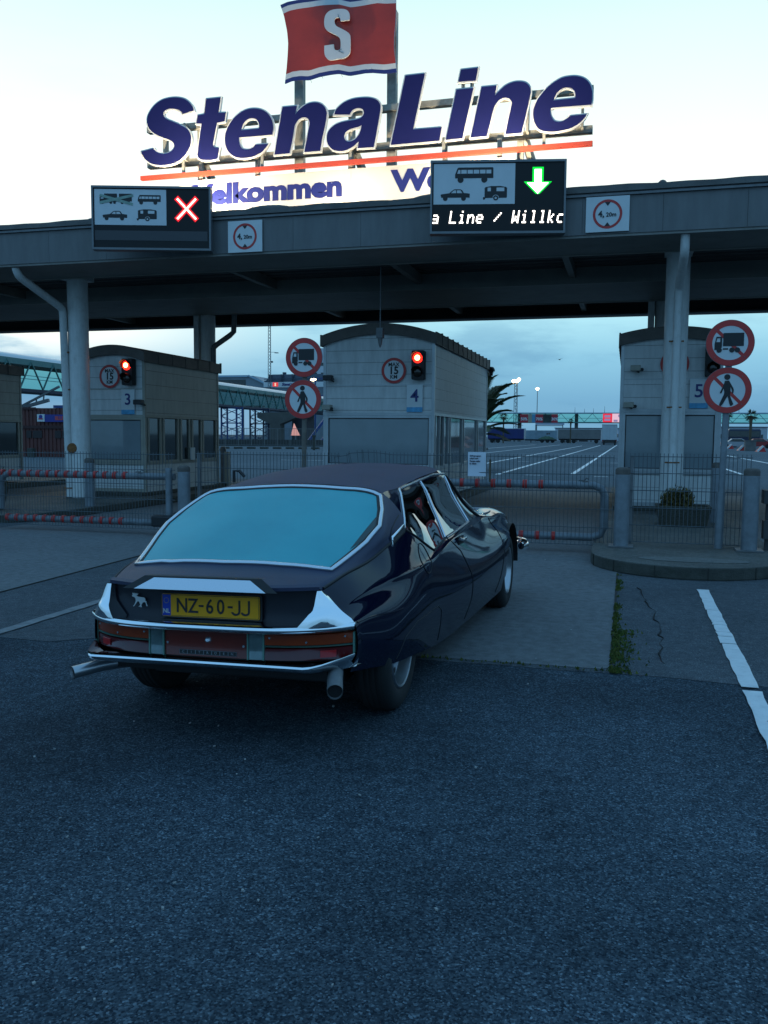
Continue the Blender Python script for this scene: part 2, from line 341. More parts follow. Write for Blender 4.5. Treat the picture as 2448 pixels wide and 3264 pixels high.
LETTERS={"S":[[(-8.362,7.746),(-8.39,7.822),(-8.454,7.901),(-8.537,7.966),(-8.64,8.004),(-8.763,8.024),(-8.904,8.023),(-9.047,7.998),(-9.182,7.932),(-9.289,7.834),(-9.358,7.724),(-9.375,7.625),(-9.367,7.55),(-9.324,7.471),(-9.248,7.399),(-9.134,7.331),(-9.011,7.28),(-8.897,7.23),(-8.812,7.173),(-8.785,7.113),(-8.801,7.056),(-8.853,7.01),(-8.939,6.98),(-9.034,6.974),(-9.12,6.994),(-9.187,7.027),(-9.225,7.063),(-9.244,7.093),(-9.515,7.052),(-9.496,6.992),(-9.44,6.912),(-9.354,6.839),(-9.229,6.784),(-9.076,6.76),(-8.923,6.763),(-8.77,6.792),(-8.637,6.853),(-8.532,6.945),(-8.455,7.063),(-8.425,7.176),(-8.428,7.275),(-8.461,7.352),(-8.516,7.414),(-8.591,7.461),(-8.703,7.52),(-8.816,7.571),(-8.91,7.611),(-8.986,7.659),(-9.023,7.72),(-9.013,7.769),(-8.965,7.806),(-8.888,7.821),(-8.794,7.816),(-8.7,7.788),(-8.634,7.745),(-8.603,7.696)]],"t":[[(-8.094,7.934),(-7.787,7.934),(-7.835,7.651),(-7.68,7.646),(-7.708,7.49),(-7.868,7.471),(-7.955,7.091),(-7.95,7.049),(-7.924,7.016),(-7.878,7.003),(-7.823,6.994),(-7.862,6.797),(-7.982,6.784),(-8.093,6.786),(-8.196,6.8),(-8.257,6.834),(-8.284,6.894),(-8.282,6.951),(-8.192,7.483),(-8.306,7.495),(-8.274,7.643),(-8.135,7.653)]],"e":[[(-6.721,7.156),(-6.699,7.266),(-6.711,7.379),(-6.751,7.479),(-6.831,7.573),(-6.938,7.635),(-7.063,7.666),(-7.207,7.667),(-7.352,7.626),(-7.498,7.534),(-7.608,7.413),(-7.679,7.281),(-7.702,7.153),(-7.685,7.021),(-7.631,6.911),(-7.54,6.831),(-7.43,6.785),(-7.312,6.768),(-7.176,6.775),(-7.05,6.803),(-6.942,6.851),(-6.861,6.918),(-6.803,6.994),(-7.067,6.998),(-7.103,6.96),(-7.157,6.932),(-7.23,6.921),(-7.302,6.93),(-7.356,6.963),(-7.392,7.023),(-7.406,7.089),(-7.406,7.159)],[(-7.363,7.288),(-6.99,7.29),(-6.984,7.354),(-7.011,7.428),(-7.064,7.476),(-7.136,7.495),(-7.217,7.486),(-7.29,7.435),(-7.336,7.367)]],"n":[[(-6.674,6.784),(-6.509,7.644),(-6.219,7.642),(-6.254,7.482),(-6.193,7.548),(-6.097,7.619),(-5.993,7.662),(-5.871,7.673),(-5.759,7.647),(-5.673,7.582),(-5.63,7.492),(-5.63,7.397),(-5.664,7.211),(-5.715,6.995),(-5.752,6.784),(-6.067,6.788),(-6.036,6.94),(-5.992,7.143),(-5.966,7.268),(-5.966,7.331),(-5.992,7.389),(-6.045,7.417),(-6.114,7.419),(-6.184,7.389),(-6.245,7.322),(-6.275,7.23),(-6.307,7.041),(-6.369,6.787)]],"a":[[(-5.476,7.422),(-5.442,7.499),(-5.374,7.563),(-5.272,7.625),(-5.137,7.664),(-5.002,7.675),(-4.851,7.669),(-4.734,7.646),(-4.651,7.608),(-4.6,7.55),(-4.583,7.479),(-4.591,7.387),(-4.623,7.204),(-4.663,6.99),(-4.708,6.773),(-5.014,6.78),(-4.998,6.899),(-5.082,6.835),(-5.183,6.78),(-5.285,6.754),(-5.388,6.756),(-5.491,6.783),(-5.568,6.849),(-5.611,6.931),(-5.62,7.019),(-5.6,7.104),(-5.543,7.178),(-5.441,7.24),(-5.322,7.27),(-5.186,7.285),(-5.051,7.294),(-4.958,7.317),(-4.908,7.367),(-4.9,7.421),(-4.925,7.47),(-4.984,7.495),(-5.06,7.494),(-5.127,7.464),(-5.161,7.42),(-5.173,7.393)],[(-4.941,7.191),(-4.957,7.107),(-4.998,7.017),(-5.066,6.944),(-5.15,6.911),(-5.218,6.916),(-5.269,6.96),(-5.283,7.024),(-5.253,7.084),(-5.185,7.125),(-5.084,7.148),(-4.999,7.165)]],"L":[[(-4.114,7.987),(-3.754,7.99),(-3.962,7.028),(-3.428,7.024),(-3.468,6.793),(-4.379,6.789)]],"i":[[(-3.169,7.654),(-2.861,7.656),(-3.049,6.801),(-3.349,6.798)]],"idot":[[(-3.089,7.992),(-2.782,7.996),(-2.821,7.779),(-3.134,7.788)]],"n2":[[(-2.714,7.658),(-2.448,7.657),(-2.476,7.486),(-2.408,7.55),(-2.296,7.639),(-2.173,7.684),(-2.049,7.69),(-1.936,7.659),(-1.863,7.579),(-1.846,7.478),(-1.868,7.351),(-1.914,7.136),(-1.99,6.813),(-2.275,6.811),(-2.223,7.082),(-2.175,7.299),(-2.181,7.369),(-2.225,7.423),(-2.302,7.44),(-2.385,7.417),(-2.457,7.343),(-2.497,7.246),(-2.532,7.108),(-2.604,6.807),(-2.895,6.804)]],"e2":[[(-0.799,7.188),(-0.787,7.313),(-0.796,7.431),(-0.838,7.542),(-0.919,7.628),(-1.03,7.678),(-1.159,7.694),(-1.319,7.676),(-1.497,7.585),(-1.636,7.459),(-1.735,7.329),(-1.789,7.185),(-1.79,7.056),(-1.757,6.944),(-1.694,6.859),(-1.591,6.81),(-1.458,6.79),(-1.297,6.797),(-1.137,6.823),(-0.999,6.891),(-0.922,6.963),(-0.88,7.032),(-1.162,7.029),(-1.211,6.987),(-1.281,6.95),(-1.361,6.946),(-1.432,6.976),(-1.481,7.06),(-1.497,7.14),(-1.484,7.194)],[(-1.451,7.314),(-1.074,7.32),(-1.076,7.398),(-1.104,7.46),(-1.164,7.499),(-1.245,7.512),(-1.334,7.485),(-1.403,7.418)]]}
FLAG={"left":[(-6.55,9.5),(-6.48,9.304),(-6.418,9.018),(-6.395,8.806),(-6.404,8.569),(-6.42,8.346),(-6.451,8.061)],"right":[(-4.293,9.393),(-4.287,9.124),(-4.297,8.923),(-4.324,8.656),(-4.325,8.453),(-4.298,8.247),(-4.282,8.068)],"bot":[(-6.451,8.061),(-6.326,8.105),(-6.171,8.119),(-5.985,8.094),(-5.785,8.124),(-5.556,8.13),(-5.374,8.126),(-5.253,8.094),(-5.163,8.071),(-5.028,8.086),(-4.879,8.106),(-4.731,8.105),(-4.509,8.07),(-4.282,8.068)],"top":[(-6.55,9.5),(-6.402,9.531),(-6.17,9.529),(-5.94,9.519),(-5.712,9.526),(-5.409,9.522),(-5.185,9.457),(-4.962,9.458),(-4.667,9.457),(-4.491,9.416),(-4.293,9.393)],"S":[(-5.152,9.026),(-5.152,9.118),(-5.179,9.183),(-5.242,9.224),(-5.347,9.243),(-5.467,9.243),(-5.557,9.219),(-5.618,9.157),(-5.64,9.064),(-5.632,8.967),(-5.594,8.901),(-5.511,8.844),(-5.39,8.776),(-5.342,8.729),(-5.322,8.673),(-5.322,8.556),(-5.344,8.524),(-5.389,8.518),(-5.435,8.533),(-5.45,8.576),(-5.455,8.632),(-5.636,8.627),(-5.636,8.513),(-5.616,8.435),(-5.555,8.373),(-5.479,8.356),(-5.344,8.366),(-5.253,8.366),(-5.179,8.404),(-5.137,8.475),(-5.132,8.639),(-5.143,8.763),(-5.196,8.823),(-5.301,8.889),(-5.391,8.94),(-5.433,8.993),(-5.444,9.055),(-5.414,9.093),(-5.354,9.093),(-5.327,9.067),(-5.324,9.024)]}
# ================================================================== SETTING
def sheet(name, pts, z, m):
    b = MB(); b.prism(pts, (0, 0, z), (1, 0, 0), (0, 1, 0), .003); return struct(b.build(name, m))
g = MB(); g.add([(-1500, -60, 0), (1500, -60, 0), (1500, 2500, 0), (-1500, 2500, 0)], [(0, 1, 2, 3)])
struct(g.build('asphalt_ground', m_tarmac))
rnd = random.Random(3)
edge = []
x = -60
while x < 60: edge.append((x, 5.58 + .0 * x + rnd.uniform(-.025, .025) - (.28 if x < -3.6 else 0))); x += .35 if abs(x) < 9 else 3
sheet('worn_asphalt', edge + [(60, 27), (-60, 27)], .004, m_old)
sheet('car_park', [(-260, 27.01), (260, 27.01), (260, 420), (-260, 420)], .004, m_lot)
sheet('lane_slab', [(-3.62, 5.66), (-3.0, 5.62), (-.13, 5.67), (-.075, 5.72), (-.085, 24), (-3.62, 24)], .008, m_slab)
sheet('lane_slab', [(-9.3, 5.5), (-5.5, 5.6), (-5.6, 8.2), (-5.62, 9.4), (-5.65, 24), (-9.3, 24)], .008, m_slab)
sheet('lane_slab', [(1.75, 9.0), (5.2, 9.0), (5.2, 24), (1.75, 24)], .008, m_slab)
# dark joints at the slab edges
j = MB()
for a, c in (((-5.48, 5.62), (-5.62, 9.4)), ((-.065, 5.75), (-.075, 9.7))):
    j.bar((*a, .0085), (*c, .0085), .018, .008)
struct(j.build('slab_joint', M('tar joint', (.02, .02, .018), .9)))
def roadline(x0, x1, y0, y1, m, z=.0125, wear=0):
    b = MB(); y = y0
    n = max(2, int((y1 - y0) / .12)); r = random.Random(int(y0 * 10)); L, R_ = [], []
    for i in range(n + 1):
        yy = y0 + (y1 - y0) * i / n; L.append((x0 + r.uniform(-wear, wear), yy)); R_.append((x1 + r.uniform(-wear, wear), yy))
    b.prism(R_ + L[::-1] if False else L[::-1] + R_, (0, 0, z), (1, 0, 0), (0, 1, 0), .003)
    return struct(b.build('road_line', m))
for y0, y1 in ((4.0, 5.41), (5.49, 6.62), (6.64, 6.86), (6.875, 7.02), (7.03, 7.28), (7.295, 7.42), (7.43, 7.9), (7.915, 8.96)):
    roadline(.68, .785, y0, y1, m_line, wear=.006)
roadline(.68, .785, 1.5, 3.93, m_line, wear=.004)
roadline(-4.46, -4.36, 4.3, 10.2, m_line2, wear=.006)
for xx, y0, y1 in ((-2.1, 35.5, 175), (-4.85, 34, 162), (-7.4, 44, 150), (-12.1, 70, 165), (.7, 30, 178), (-16.5, 80, 165)): roadline(xx - .09, xx + .09, y0, y1, m_line, .010)
roadline(4.4, 4.56, 38.5, 46, m_line, .010); roadline(7.9, 8.1, 50, 84, m_line, .010)
h = MB()
for x0, x1, y in ((-3.8, -3.1, 34), (-3.3, -2.9, 51.5), (6.2, 6.8, 61), (-1.2, -.7, 33.8), (-6.2, -5.5, 52), (-1, -.3, 52), (-19.4, -15, 48), (-24, -16.5, 60), (-27, -20, 80), (-14.5, -10.5, 42)): h.box(x0, x1, y - .08, y + .08, .008, .011)
struct(h.build('road_line', m_line))
# islands
def island(pts, name='traffic_island', h=.14):
    b = MB(); b.prism(pts, (0, 0, h), (1, 0, 0), (0, 1, 0), h - .002, 0, 1)
    o = b.build(name, [m_kerbtop, m_kerb], bevel=.02); struct(o); return o
def nose(xl, xr, y0, y1, n=18, ry=None):
    cx, r = (xl + xr) / 2, (xr - xl) / 2; ry = ry or r
    return [(cx + r * math.cos(a), y0 + ry + ry * math.sin(a)) for a in [math.pi + math.pi * i / n for i in range(n + 1)]] + [(xr, y1), (xl, y1)]
island(nose(-.39, 1.72, 9.56, 24.6)); island(nose(-6.45, -3.68, 11.05, 25, ry=.35)); island(nose(-12.5, -9.32, 11.6, 23)); island([(-20.5, 13), (-15.6, 13), (-15.6, 24), (-20.5, 24)])
# kerb joints on the near island nose
kj = MB()
for a in (196, 222, 250, 279, 308):
    a = math.radians(a); cx, r = .665, 1.055; p = (cx + r * math.cos(a), 9.56 + r + r * math.sin(a)); d = (math.cos(a), math.sin(a))
    kj.obox((p[0], p[1], .07), (-d[1] * .004, d[0] * .004, 0), (d[0] * .004, d[1] * .004, 0), (0, 0, .067))
struct(kj.build('kerb_joint', M('kerb joint', (.03, .03, .025), .9)))
# plinths under booths, painted white edge
def plinth(x0, x1, y0, y1):
    b = MB(); b.box(x0, x1, y0, y1, .141, .21); o = b.build('booth_plinth', m_kerb, bevel=.01); struct(o)
plinth(-.25, 1.66, 16.7, 22); plinth(-6.05, -3.74, 16.7, 24); plinth(-11.7, -9.92, 16.7, 21)
# round manhole patch on the island
pm = MB(); pm.prism([(.72 + .58 * math.cos(2 * math.pi * i / 40), 10.12 + .2 * math.sin(2 * math.pi * i / 40)) for i in range(40)], (0, 0, .146), (1, 0, 0), (0, 1, 0), .003)
struct(pm.build('pavement_patch', asphaltM('patch mortar', (.12, .12, .11), (.2, .2, .19), 160, .3, .1, 1)))
# tar band along the old surface edge, cracks, grit
tb = MB(); r = random.Random(21); n = 120
L_ = [(-3.6 + 13 * i / n, 5.56 + r.uniform(-.012, .012)) for i in range(n + 1)]; R_ = [(-3.6 + 13 * i / n, 5.60 + r.uniform(-.012, .012)) for i in range(n + 1)]
ck = MB()
for x, y, dx, dy, n in ((.12, 8.9, .01, -.10, 30),):
    p = [(x, y)]
    for i in range(n): p.append((p[-1][0] + dx + r.uniform(-.03, .03), p[-1][1] + dy + r.uniform(-.03, .03)))
    ck.tube([(a, c, .0095) for a, c in p], [.004 + .003 * math.sin(i) for i in range(len(p))], 4)
struct(ck.build('surface_crack', M('crack', (.012, .012, .012), .95)))
gr = MB()
for i in range(130):
    y = 1.9 + 9 * r.random() ** 1.5; x = r.uniform(-3.2, 2.2) * (.5 + y * .12) - .3; s_ = r.uniform(.003, .006) * (1.6 if i % 29 == 0 else 1); a = r.uniform(0, 6)
    gr.obox((x, y, .006 + s_ * .5), (s_ * math.cos(a), s_ * math.sin(a), 0), (-s_ * .7 * math.sin(a), s_ * .7 * math.cos(a), s_ * .2), (0, 0, s_ * .5))
tag(gr.build('grit', M('pale grit', (.30, .30, .29), .9, var=.4, scale=2)), 'pale grit and crumbs scattered over the asphalt', 'grit', kind='stuff')
# moss in the joint
mo = MB(); r = random.Random(5)
for i in range(2600):
    y = 5.58 + (r.random() ** 1.25) * 4.1; w = .10 if y < 6.9 else .035
    xx = -.075 + abs(r.gauss(0, 1)) * w * .62 * (1 if r.random() < .9 else 1.6); hgt = r.uniform(.006, .028); a = r.uniform(0, 6.3); s_ = r.uniform(.006, .014)
    if math.sin(y * 5.1) + math.sin(y * 13.7 + 1) + (2.2 if y < 7.3 else .2) < r.uniform(-.2, 1.6): continue
    if i > 2480: y = 5.62 + r.uniform(-.02, .02); xx = -r.uniform(.05, 1.3)
    p = V((xx, y, .008)); d = V((math.cos(a), math.sin(a), 0)) * s_; mo.add([p - d, p + d, p + V((r.uniform(-.01, .01), r.uniform(-.01, .01), hgt))], [(0, 1, 2)], i % 2)
tag(mo.build('moss', [M('moss', (.045, .075, .008), .95), M('dry moss', (.09, .10, .015), .95)]), 'green moss growing in the joint beside the concrete lane slab', 'moss', kind='stuff')

# ================================================================== CANOPY
can = thing('gate_canopy', 'long grey canopy with metal fascia spanning the check-in lanes on white columns', 'canopy', (-4.8, 18.5, 0))
X0, X1 = -26, 46
b = MB()
xs = [X0 + i * (X1 - X0) / 60 for i in range(61)]
for i in range(60):
    b.box(xs[i] + .002, xs[i + 1] - .002, 14.40, 14.43, 4.60, 5.165)
b.build('fascia', m_greypaint, can)
b = MB(); b.box(X0, X1, 14.36, 14.42, 5.168, 5.20); b.box(X0, X1, 14.41, 23.85, 5.20, 5.27); b.build('flashing', m_galvd, can)
# felt roof edge with sagging bulges
b = MB(); rows = []; r = random.Random(11); n = 420; prof = [(14.37, 0), (14.40, .8), (14.60, 1.0), (15.6, 1.05), (19, 1.1), (23.8, 1.0)]
for yy, k in prof:
    rows.append([(X0 + (X1 - X0) * i / n, yy, 5.23 + k * (.125 + .012 * math.sin(i * .37) * math.sin(i * .11 + 1) + .006 * math.sin(i * 1.3))) for i in range(n + 1)])
b.grid(rows)
for cx, w, hh in ((-6.15, .55, .11), (-3.2, .5, .12), (-9.4, .45, .10), (.38, .09, .10)):
    nn = 14; dome = []
    for i in range(7):
        a = math.pi / 2 * i / 6; dome.append([(cx + w * math.cos(a) * math.cos(t), 14.75 + .3 * math.cos(a) * math.sin(t), 5.33 + hh * math.sin(a)) for t in [2 * math.pi * q / nn for q in range(nn + 1)]])
    b.grid(dome)
b.build('roof_covering', m_roofgrey, can, smooth=60)
b = MB(); b.box(X0, X1, 14.42, 15.72, 4.56, 4.60); b.box(X0, X1, 18.7, 21.2, 4.56, 4.62)
b.build('soffit', m_soffit, can)
b = MB()
for yy in (15.72, 21.2): b.box(X0, X1, yy, yy + .05, 4.545, 4.86)
b.box(X0, X1, 18.65, 18.70, 4.56, 4.95)
b.build('soffit_lip', M('pale steel lip', (.32, .30, .26), .5, var=.15, scale=2), can)
b = MB(); rows = []; y = 15.77; k = 0
pr = []
while y < 23.8:
    pr += [(y, 4.95), (y + .12, 4.95), (y + .16, 4.88), (y + .28, 4.88)]; y += .32
b.grid([[(X0, yy, zz), (X1, yy, zz)] for yy, zz in pr])
b.build('roof_deck', m_deck, can)
b = MB(); b.box(X0, X1, 23.80, 23.86, 4.55, 5.24); b.box(X0, X1, 23.4, 23.80, 4.55, 4.58); b.build('rear_fascia', m_deck, can)
for xx in (-14.2, -7.7, -4.4, -1.2, 4.2):
    b = MB(); b.box(xx - .06, xx + .06, 15.8, 23.6, 4.68, 4.88); b.build('joist', m_soffit, can)
def column(x, y, zt, r, pipe_side, front=True):
    b = MB(); b.cyl((x, y, .10), (x, y, zt), r, n=40); b.box(x - r * 1.15, x + r * 1.15, y - r * 1.15, y + r * 1.15, zt, zt + .1)
    c = b.build('column', m_white, can, smooth=50); c['label'] = 'round white column holding up the canopy'
    return c
cL = column(-10.92, 16.02, 4.55, .205, -1); cR = column(.72, 16.02, 4.55, .195, 0)
def drain(c, pts, r, straps):
    b = MB(); P = []
    for i, p in enumerate(pts):   # rounded elbows
        p = V(p)
        if 0 < i < len(pts) - 1:
            a = (V(pts[i - 1]) - p).normalized(); d = (V(pts[i + 1]) - p).normalized(); e = .09
            P += [p + a * e, p + (a + d) * e * .28, p + d * e]
        else: P.append(p)
    b.tube(P, r, 14); b.build('drainpipe', m_white, c, smooth=50)
    for z in straps:
        x, y = pts[-1][0], pts[-1][1]; s = MB(); s.cyl((x, y, z - .012), (x, y, z + .012), r * 1.12, n=14); s.box(x - r - .05, x + r + .05, y - .012, y + .012, z - .012, z + .012)
        s.build('pipe_strap', m_rust, c)
drain(cL, [(-11.22, 14.52, 4.57), (-11.22, 14.58, 4.42), (-11.12, 15.80, 3.97), (-11.09, 15.86, .16)], .075, (3.1, 2.35, 1.22, .34))
drain(cR, [(.74, 14.55, 4.58), (.74, 14.6, 4.3), (.73, 15.74, 3.96), (.72, 15.77, .3)], .07, (3.08, 1.98, 1.05))
rr = MB(); rr.lathe([(.10, 0), (.105, .02), (.09, .05), (0, .06)], (-10.98, 15.82, 1.16), (.3, -.95, .05), 14); rr.build('rust_patch', m_rust, cL)
for x in (-10.75, .68):
    b = MB(); b.cyl((x, 21.5, .1), (x, 21.5, 4.56), .19, n=28); b.box(x - .34, x - .2, 21.35, 21.6, .1, 4.56); c = b.build('column', m_white, can, smooth=50)
    if x < 0:
        d = MB(); d.tube([(x + .2, 21.4, 3.72), (x + .3, 21.4, 3.80), (x + .66, 21.4, 4.02), (x + .78, 21.4, 4.12), (x + .80, 21.4, 4.56)], .07, 12); d.tube([(x + .2, 21.4, .2), (x + .2, 21.4, 3.72)], .07, 12); d.build('drainpipe', m_galvd, c, smooth=50)
# hanging lamp fitting in front of booth 4
hl = thing('hanging_camera', 'small grey camera on a rod hung from the canopy above booth 4', 'camera', (-4.5, 16.0, 3.2))
b = MB(); b.tube([(-4.5, 16.0, 4.56), (-4.5, 16.0, 3.45)], .012, 8); b.build('rod', m_galvd, hl)
b = MB(); b.box(-4.56, -4.44, 15.94, 16.06, 3.27, 3.45); b.lathe([(.05, 0), (.03, .12), (.012, .17), (0, .18)], (-4.5, 16, 3.27), (0, 0, -1), 12); b.build('housing', m_galvd, hl)

# ================================================================== BOOTHS
m_clad = claddingM('painted boards', (.60, .60, .585), .235)
m_boothside = claddingM('pale booth boards', (.58, .59, .58), .21)
m_bluepane = M('painted sky reflection pane', (.21, .25, .27), .10, var=.12, scale=1.2, coat=.6)  # pale base colour paints in the sky mirrored by the glass
m_boothroof = M('brown roof edge', (.125, .105, .09), .7, var=.25, scale=3, dirt=(.06, .055, .045), dirtamt=.5)
m_darkglass = M('dark booth glass', (.03, .035, .035), .06, coat=.5, var=.4, scale=1.5)
m_beige = M('beige frame', (.30, .28, .23), .5, var=.12, scale=4)
def booth(x0, x1, yf, yb, zband, zl, zr, rise, label, zbase=.21, edge=.21, panel=None, sidewin=(), frame_m=None, sidemat=None):
    frame_m = frame_m or m_alu
    t = thing('check_in_booth', label, 'booth', ((x0 + x1) / 2, (yf + yb) / 2, .21), 'check-in booths under the canopy')
    n = 20
    top = lambda u, dz=0: zl + (zr - zl) * u + rise * (1 - (2 * u - 1) ** 2) + dz
    wall = MB()
    arc = [(x0 + (x1 - x0) * i / n, top(i / n, -edge * .5)) for i in range(n + 1)]
    wall.prism([(x0, zband), (x1, zband)] + arc[::-1], (0, yf, 0), (1, 0, 0), (0, 0, 1), .05)
    wall.build('upper_front_wall', m_clad, t)
    for xx in (x0 + .045, x1): s = MB(); s.box(xx - .045, xx, yf + .051, yb, zband, zl - edge * .6); s.build('upper_side_wall', sidemat or m_boothside, t)
    s = MB()
    s.box(x0 + .02, x1 - .02, yf + .02, yf + .06, zbase, .80); s.box(x0 + .02, x0 + .06, yf + .061, yb, zbase, .80); s.box(x1 - .06, x1 - .02, yf + .061, yb, zbase, .80); s.box(x0, x1, yb, yb + .05, zbase, zl - .1)
    s.build('lower_wall', m_clad, t)
    tr = MB()
    tr.box(x0 - .012, x1 + .012, yf - .02, yb, zband - .045, zband + .01); tr.box(x0 - .01, x0 + .05, yf - .01, yf + .05, zbase, zl - edge * .6); tr.box(x1 - .05, x1 + .01, yf - .01, yf + .05, zbase, zl - edge * .6)
    tr.box(x1 - .03, x1 + .011, yb - .03, yb + .03, zbase, zl - edge * .6); tr.box(x0, x1, yf - .012, yf + .02, zbase - .0, zbase + .07); tr.box(x0, x1, yf - .012, yf + .02, .80, .86)
    tr.box(x0 + .06, x1 - .06, yf - .008, yf, zband + .545, zband + .56)
    tr.build('corner_trim', frame_m, t)
    rf = MB(); rows = []
    for yy in (yf - .09, yb + .1): rows.append([(x0 - .04 + (x1 - x0 + .08) * i / n, yy, top(i / n)) for i in range(n + 1)])
    rf.grid(rows, flip=True)
    for yy, fl in ((yf - .09, 0), (yf - .04, 1)):
        o = [[(x0 - .04 + (x1 - x0 + .08) * i / n, yy, top(i / n, -d)) for i in range(n + 1)] for d in (0, edge)]; rf.grid(o, flip=bool(fl))
    rf.grid([[(x0 - .04 + (x1 - x0 + .08) * i / n, yy, top(i / n, -edge)) for i in range(n + 1)] for yy in (yf - .09, yf - .04)])
    rf.build('roof', m_boothroof, t, smooth=40)
    L = yb + .1 - (yf - .09); k = max(4, int(L / .55))
    for xx, zz in ((x0 - .055, zl), (x1 + .025, zr)):
        sd = MB()
        for i in range(k):
            y0, y1 = yf - .09 + L * i / k, yf - .09 + L * (i + 1) / k; sd.box(xx, xx + .03, y0 + .004, y1 - .004, zz - edge - .005 * (i % 2), zz + .02); sd.box(xx - .01, xx + .04, y1 - .02, y1 + .004, zz - edge, zz + .045)
        sd.build('roof_edge', m_boothroof, t)
    # front window
    px0, px1 = panel or (x0 + .1, x1 - .1)
    w = MB(); w.box(px0, px1, yf + .012, yf + .02, .90, zband - .10); wo_ = w.build('window', m_bluepane, t)
    f = MB()
    for a, c_, d, e in ((px0 - .06, px0, .84, zband - .045), (px1, px1 + .06, .84, zband - .045)): f.box(a, c_, yf - .018, yf + .03, d, e)
    f.box(px0, px1, yf - .018, yf + .03, .84, .90); f.box(px0, px1, yf - .018, yf + .03, zband - .10, zband - .045)
    f.build('frame', frame_m, wo_, bevel=.006)
    gk = MB(); gk.box(px0, px0 + .014, yf - .002, yf + .011, .90, zband - .10); gk.box(px1 - .014, px1, yf - .002, yf + .011, .90, zband - .10); gk.box(px0 + .014, px1 - .014, yf - .002, yf + .011, .90, .914); gk.box(px0 + .014, px1 - .014, yf - .002, yf + .011, zband - .114, zband - .10); gk.build('gasket', m_black, wo_)
    # side windows and door on the right-hand side
    for (y0, y1, kind) in sidewin:
        w = MB(); z0 = .88 if kind != 'door' else .28
        w.box(x1 - .045, x1 - .03, y0, y1, z0, zband - .06); wn = w.build('door' if kind == 'door' else 'window', m_darkglass if kind in ('dark', 'door') else m_bluepane, t)
        f = MB()
        for a in (y0, y1): f.box(x1 - .05, x1 + .004, a - .03, a + .03, z0 - .04, zband - .05)
        f.box(x1 - .05, x1 + .003, y0, y1, z0 - .05, z0); f.build('frame', frame_m, wn)
    if sidewin:
        f = MB(); f.box(x1 - .03, x1 - .012, yf + .062, yb - .04, .80, .86); f.build('side_sill', frame_m, t)
    bk = MB(); bk.box(x0 + .1, x1 - .12, yf + .5, yb - .1, zbase, zband - .2); bk.build('interior', m_black, t)
    return t
m_b3side = claddingM('olive grey booth boards', (.38, .37, .32), .30)
booth(-17.6, -15.8, 17, 20.5, 1.79, 3.2, 3.2, .12, 'grey booth at the left edge of the photo with dark glass, partly cut off', sidewin=((17.2, 18.6, 'dark'), (18.8, 20.4, 'dark')), frame_m=m_beige, sidemat=m_b3side)
booth(-11.52, -10.0, 17, 20.5, 1.86, 3.2, 3.2, .16, 'narrow grey booth number 3 behind the white column', sidewin=((17.15, 17.66, 'dark'), (17.8, 18.45, 'dark'), (18.6, 19.0, 'dark'), (19.15, 19.6, 'dark'), (19.7, 20.4, 'dark')), frame_m=m_beige, sidemat=m_b3side)
booth(-5.95, -3.68, 17, 23.6, 1.91, 3.44, 3.45, .215, 'wide pale booth number 4 with a large pale blue front window', sidewin=((17.18, 17.6, 'dark'), (18.0, 18.5, 'dark'), (18.7, 20.1, 'door'), (20.3, 22.1, 'pale'), (22.3, 23.5, 'pale')))
booth(-.17, 1.58, 17, 21.5, 1.98, 3.35, 3.35, .12, 'pale booth number 5 hidden partly by the right white column')
# a darker glazed pane for the booth at the left edge
# ------------------------------------------------------------------ things on the booth fronts
def speed_sign(x, y, z, r, label):
    b = MB(); O = V((x, y, z))
    b.prism(circ(r), O, UX, UZ, .012, 0); b.prism([circ(r), circ(r * .79)], O + V((0, -.004, 0)), UX, UZ, .003, 1)
    b.text('MAX', r * .42, O + V((0, -.003, r * .46)), UX, UZ, .003, .0022, 2); b.text('15', r * .80, O + V((0, -.003, -.005)), UX, UZ, .003, .006, 2); b.text('KM', r * .42, O + V((0, -.003, -r * .5)), UX, UZ, .003, .0022, 2)
    tag(b.build('speed_limit_sign', [m_sign, m_red, m_ink]), label, 'sign', 'speed limit signs on the booths')
speed_sign(-10.82, 16.97, 2.69, .25, 'round MAX 15 KM sign on the front of booth 3'); speed_sign(-4.49, 16.97, 2.74, .25, 'round MAX 15 KM sign on the front of booth 4'); speed_sign(.76, 16.97, 2.80, .25, 'red ringed speed sign on booth 5 hidden behind the white column')
m_numblue = M('pale blue strip', (.08, .33, .55), .5, var=.3, scale=9)
def number_sign(x0, x1, z0, z1, ch, label):
    b = MB(); O = V(((x0 + x1) / 2, 16.955, (z0 + z1) / 2)); w, h_ = (x1 - x0) / 2, (z1 - z0) / 2
    b.prism([(-w, -h_), (w, -h_), (w, h_), (-w, h_)], O, UX, UZ, .015, 0)
    b.prism([(-w, -h_), (w, -h_), (w, -h_ * .64), (-w, -h_ * .64)], O + V((0, -.003, 0)), UX, UZ, .002, 1)
    b.text(ch, h_ * 1.28, O + V((0, -.004, h_ * .16)), UX, UZ, .003, .004, 2)
    tag(b.build('number_sign', [m_sign, m_numblue, m_navy]), label, 'sign', 'lane number signs on the booths')
number_sign(-10.54, -10.22, 1.88, 2.41, '3', 'white lane sign with number 3 on booth 3'); number_sign(-4.22, -3.9, 1.93, 2.46, '4', 'white lane sign with number 4 on booth 4'); number_sign(1.03, 1.35, 2.0, 2.52, '5', 'white lane sign with number 5 on booth 5')
m_redlens = M('lit red lens', (.4, .01, .01), .3, emit=(1.0, .022, .012), es=3.0)
m_hot = M('red lamp centre', (.8, .4, .2), .3, emit=(1.0, .42, .12), es=14)
m_offlens = M('dark lens', (.02, .015, .012), .15)
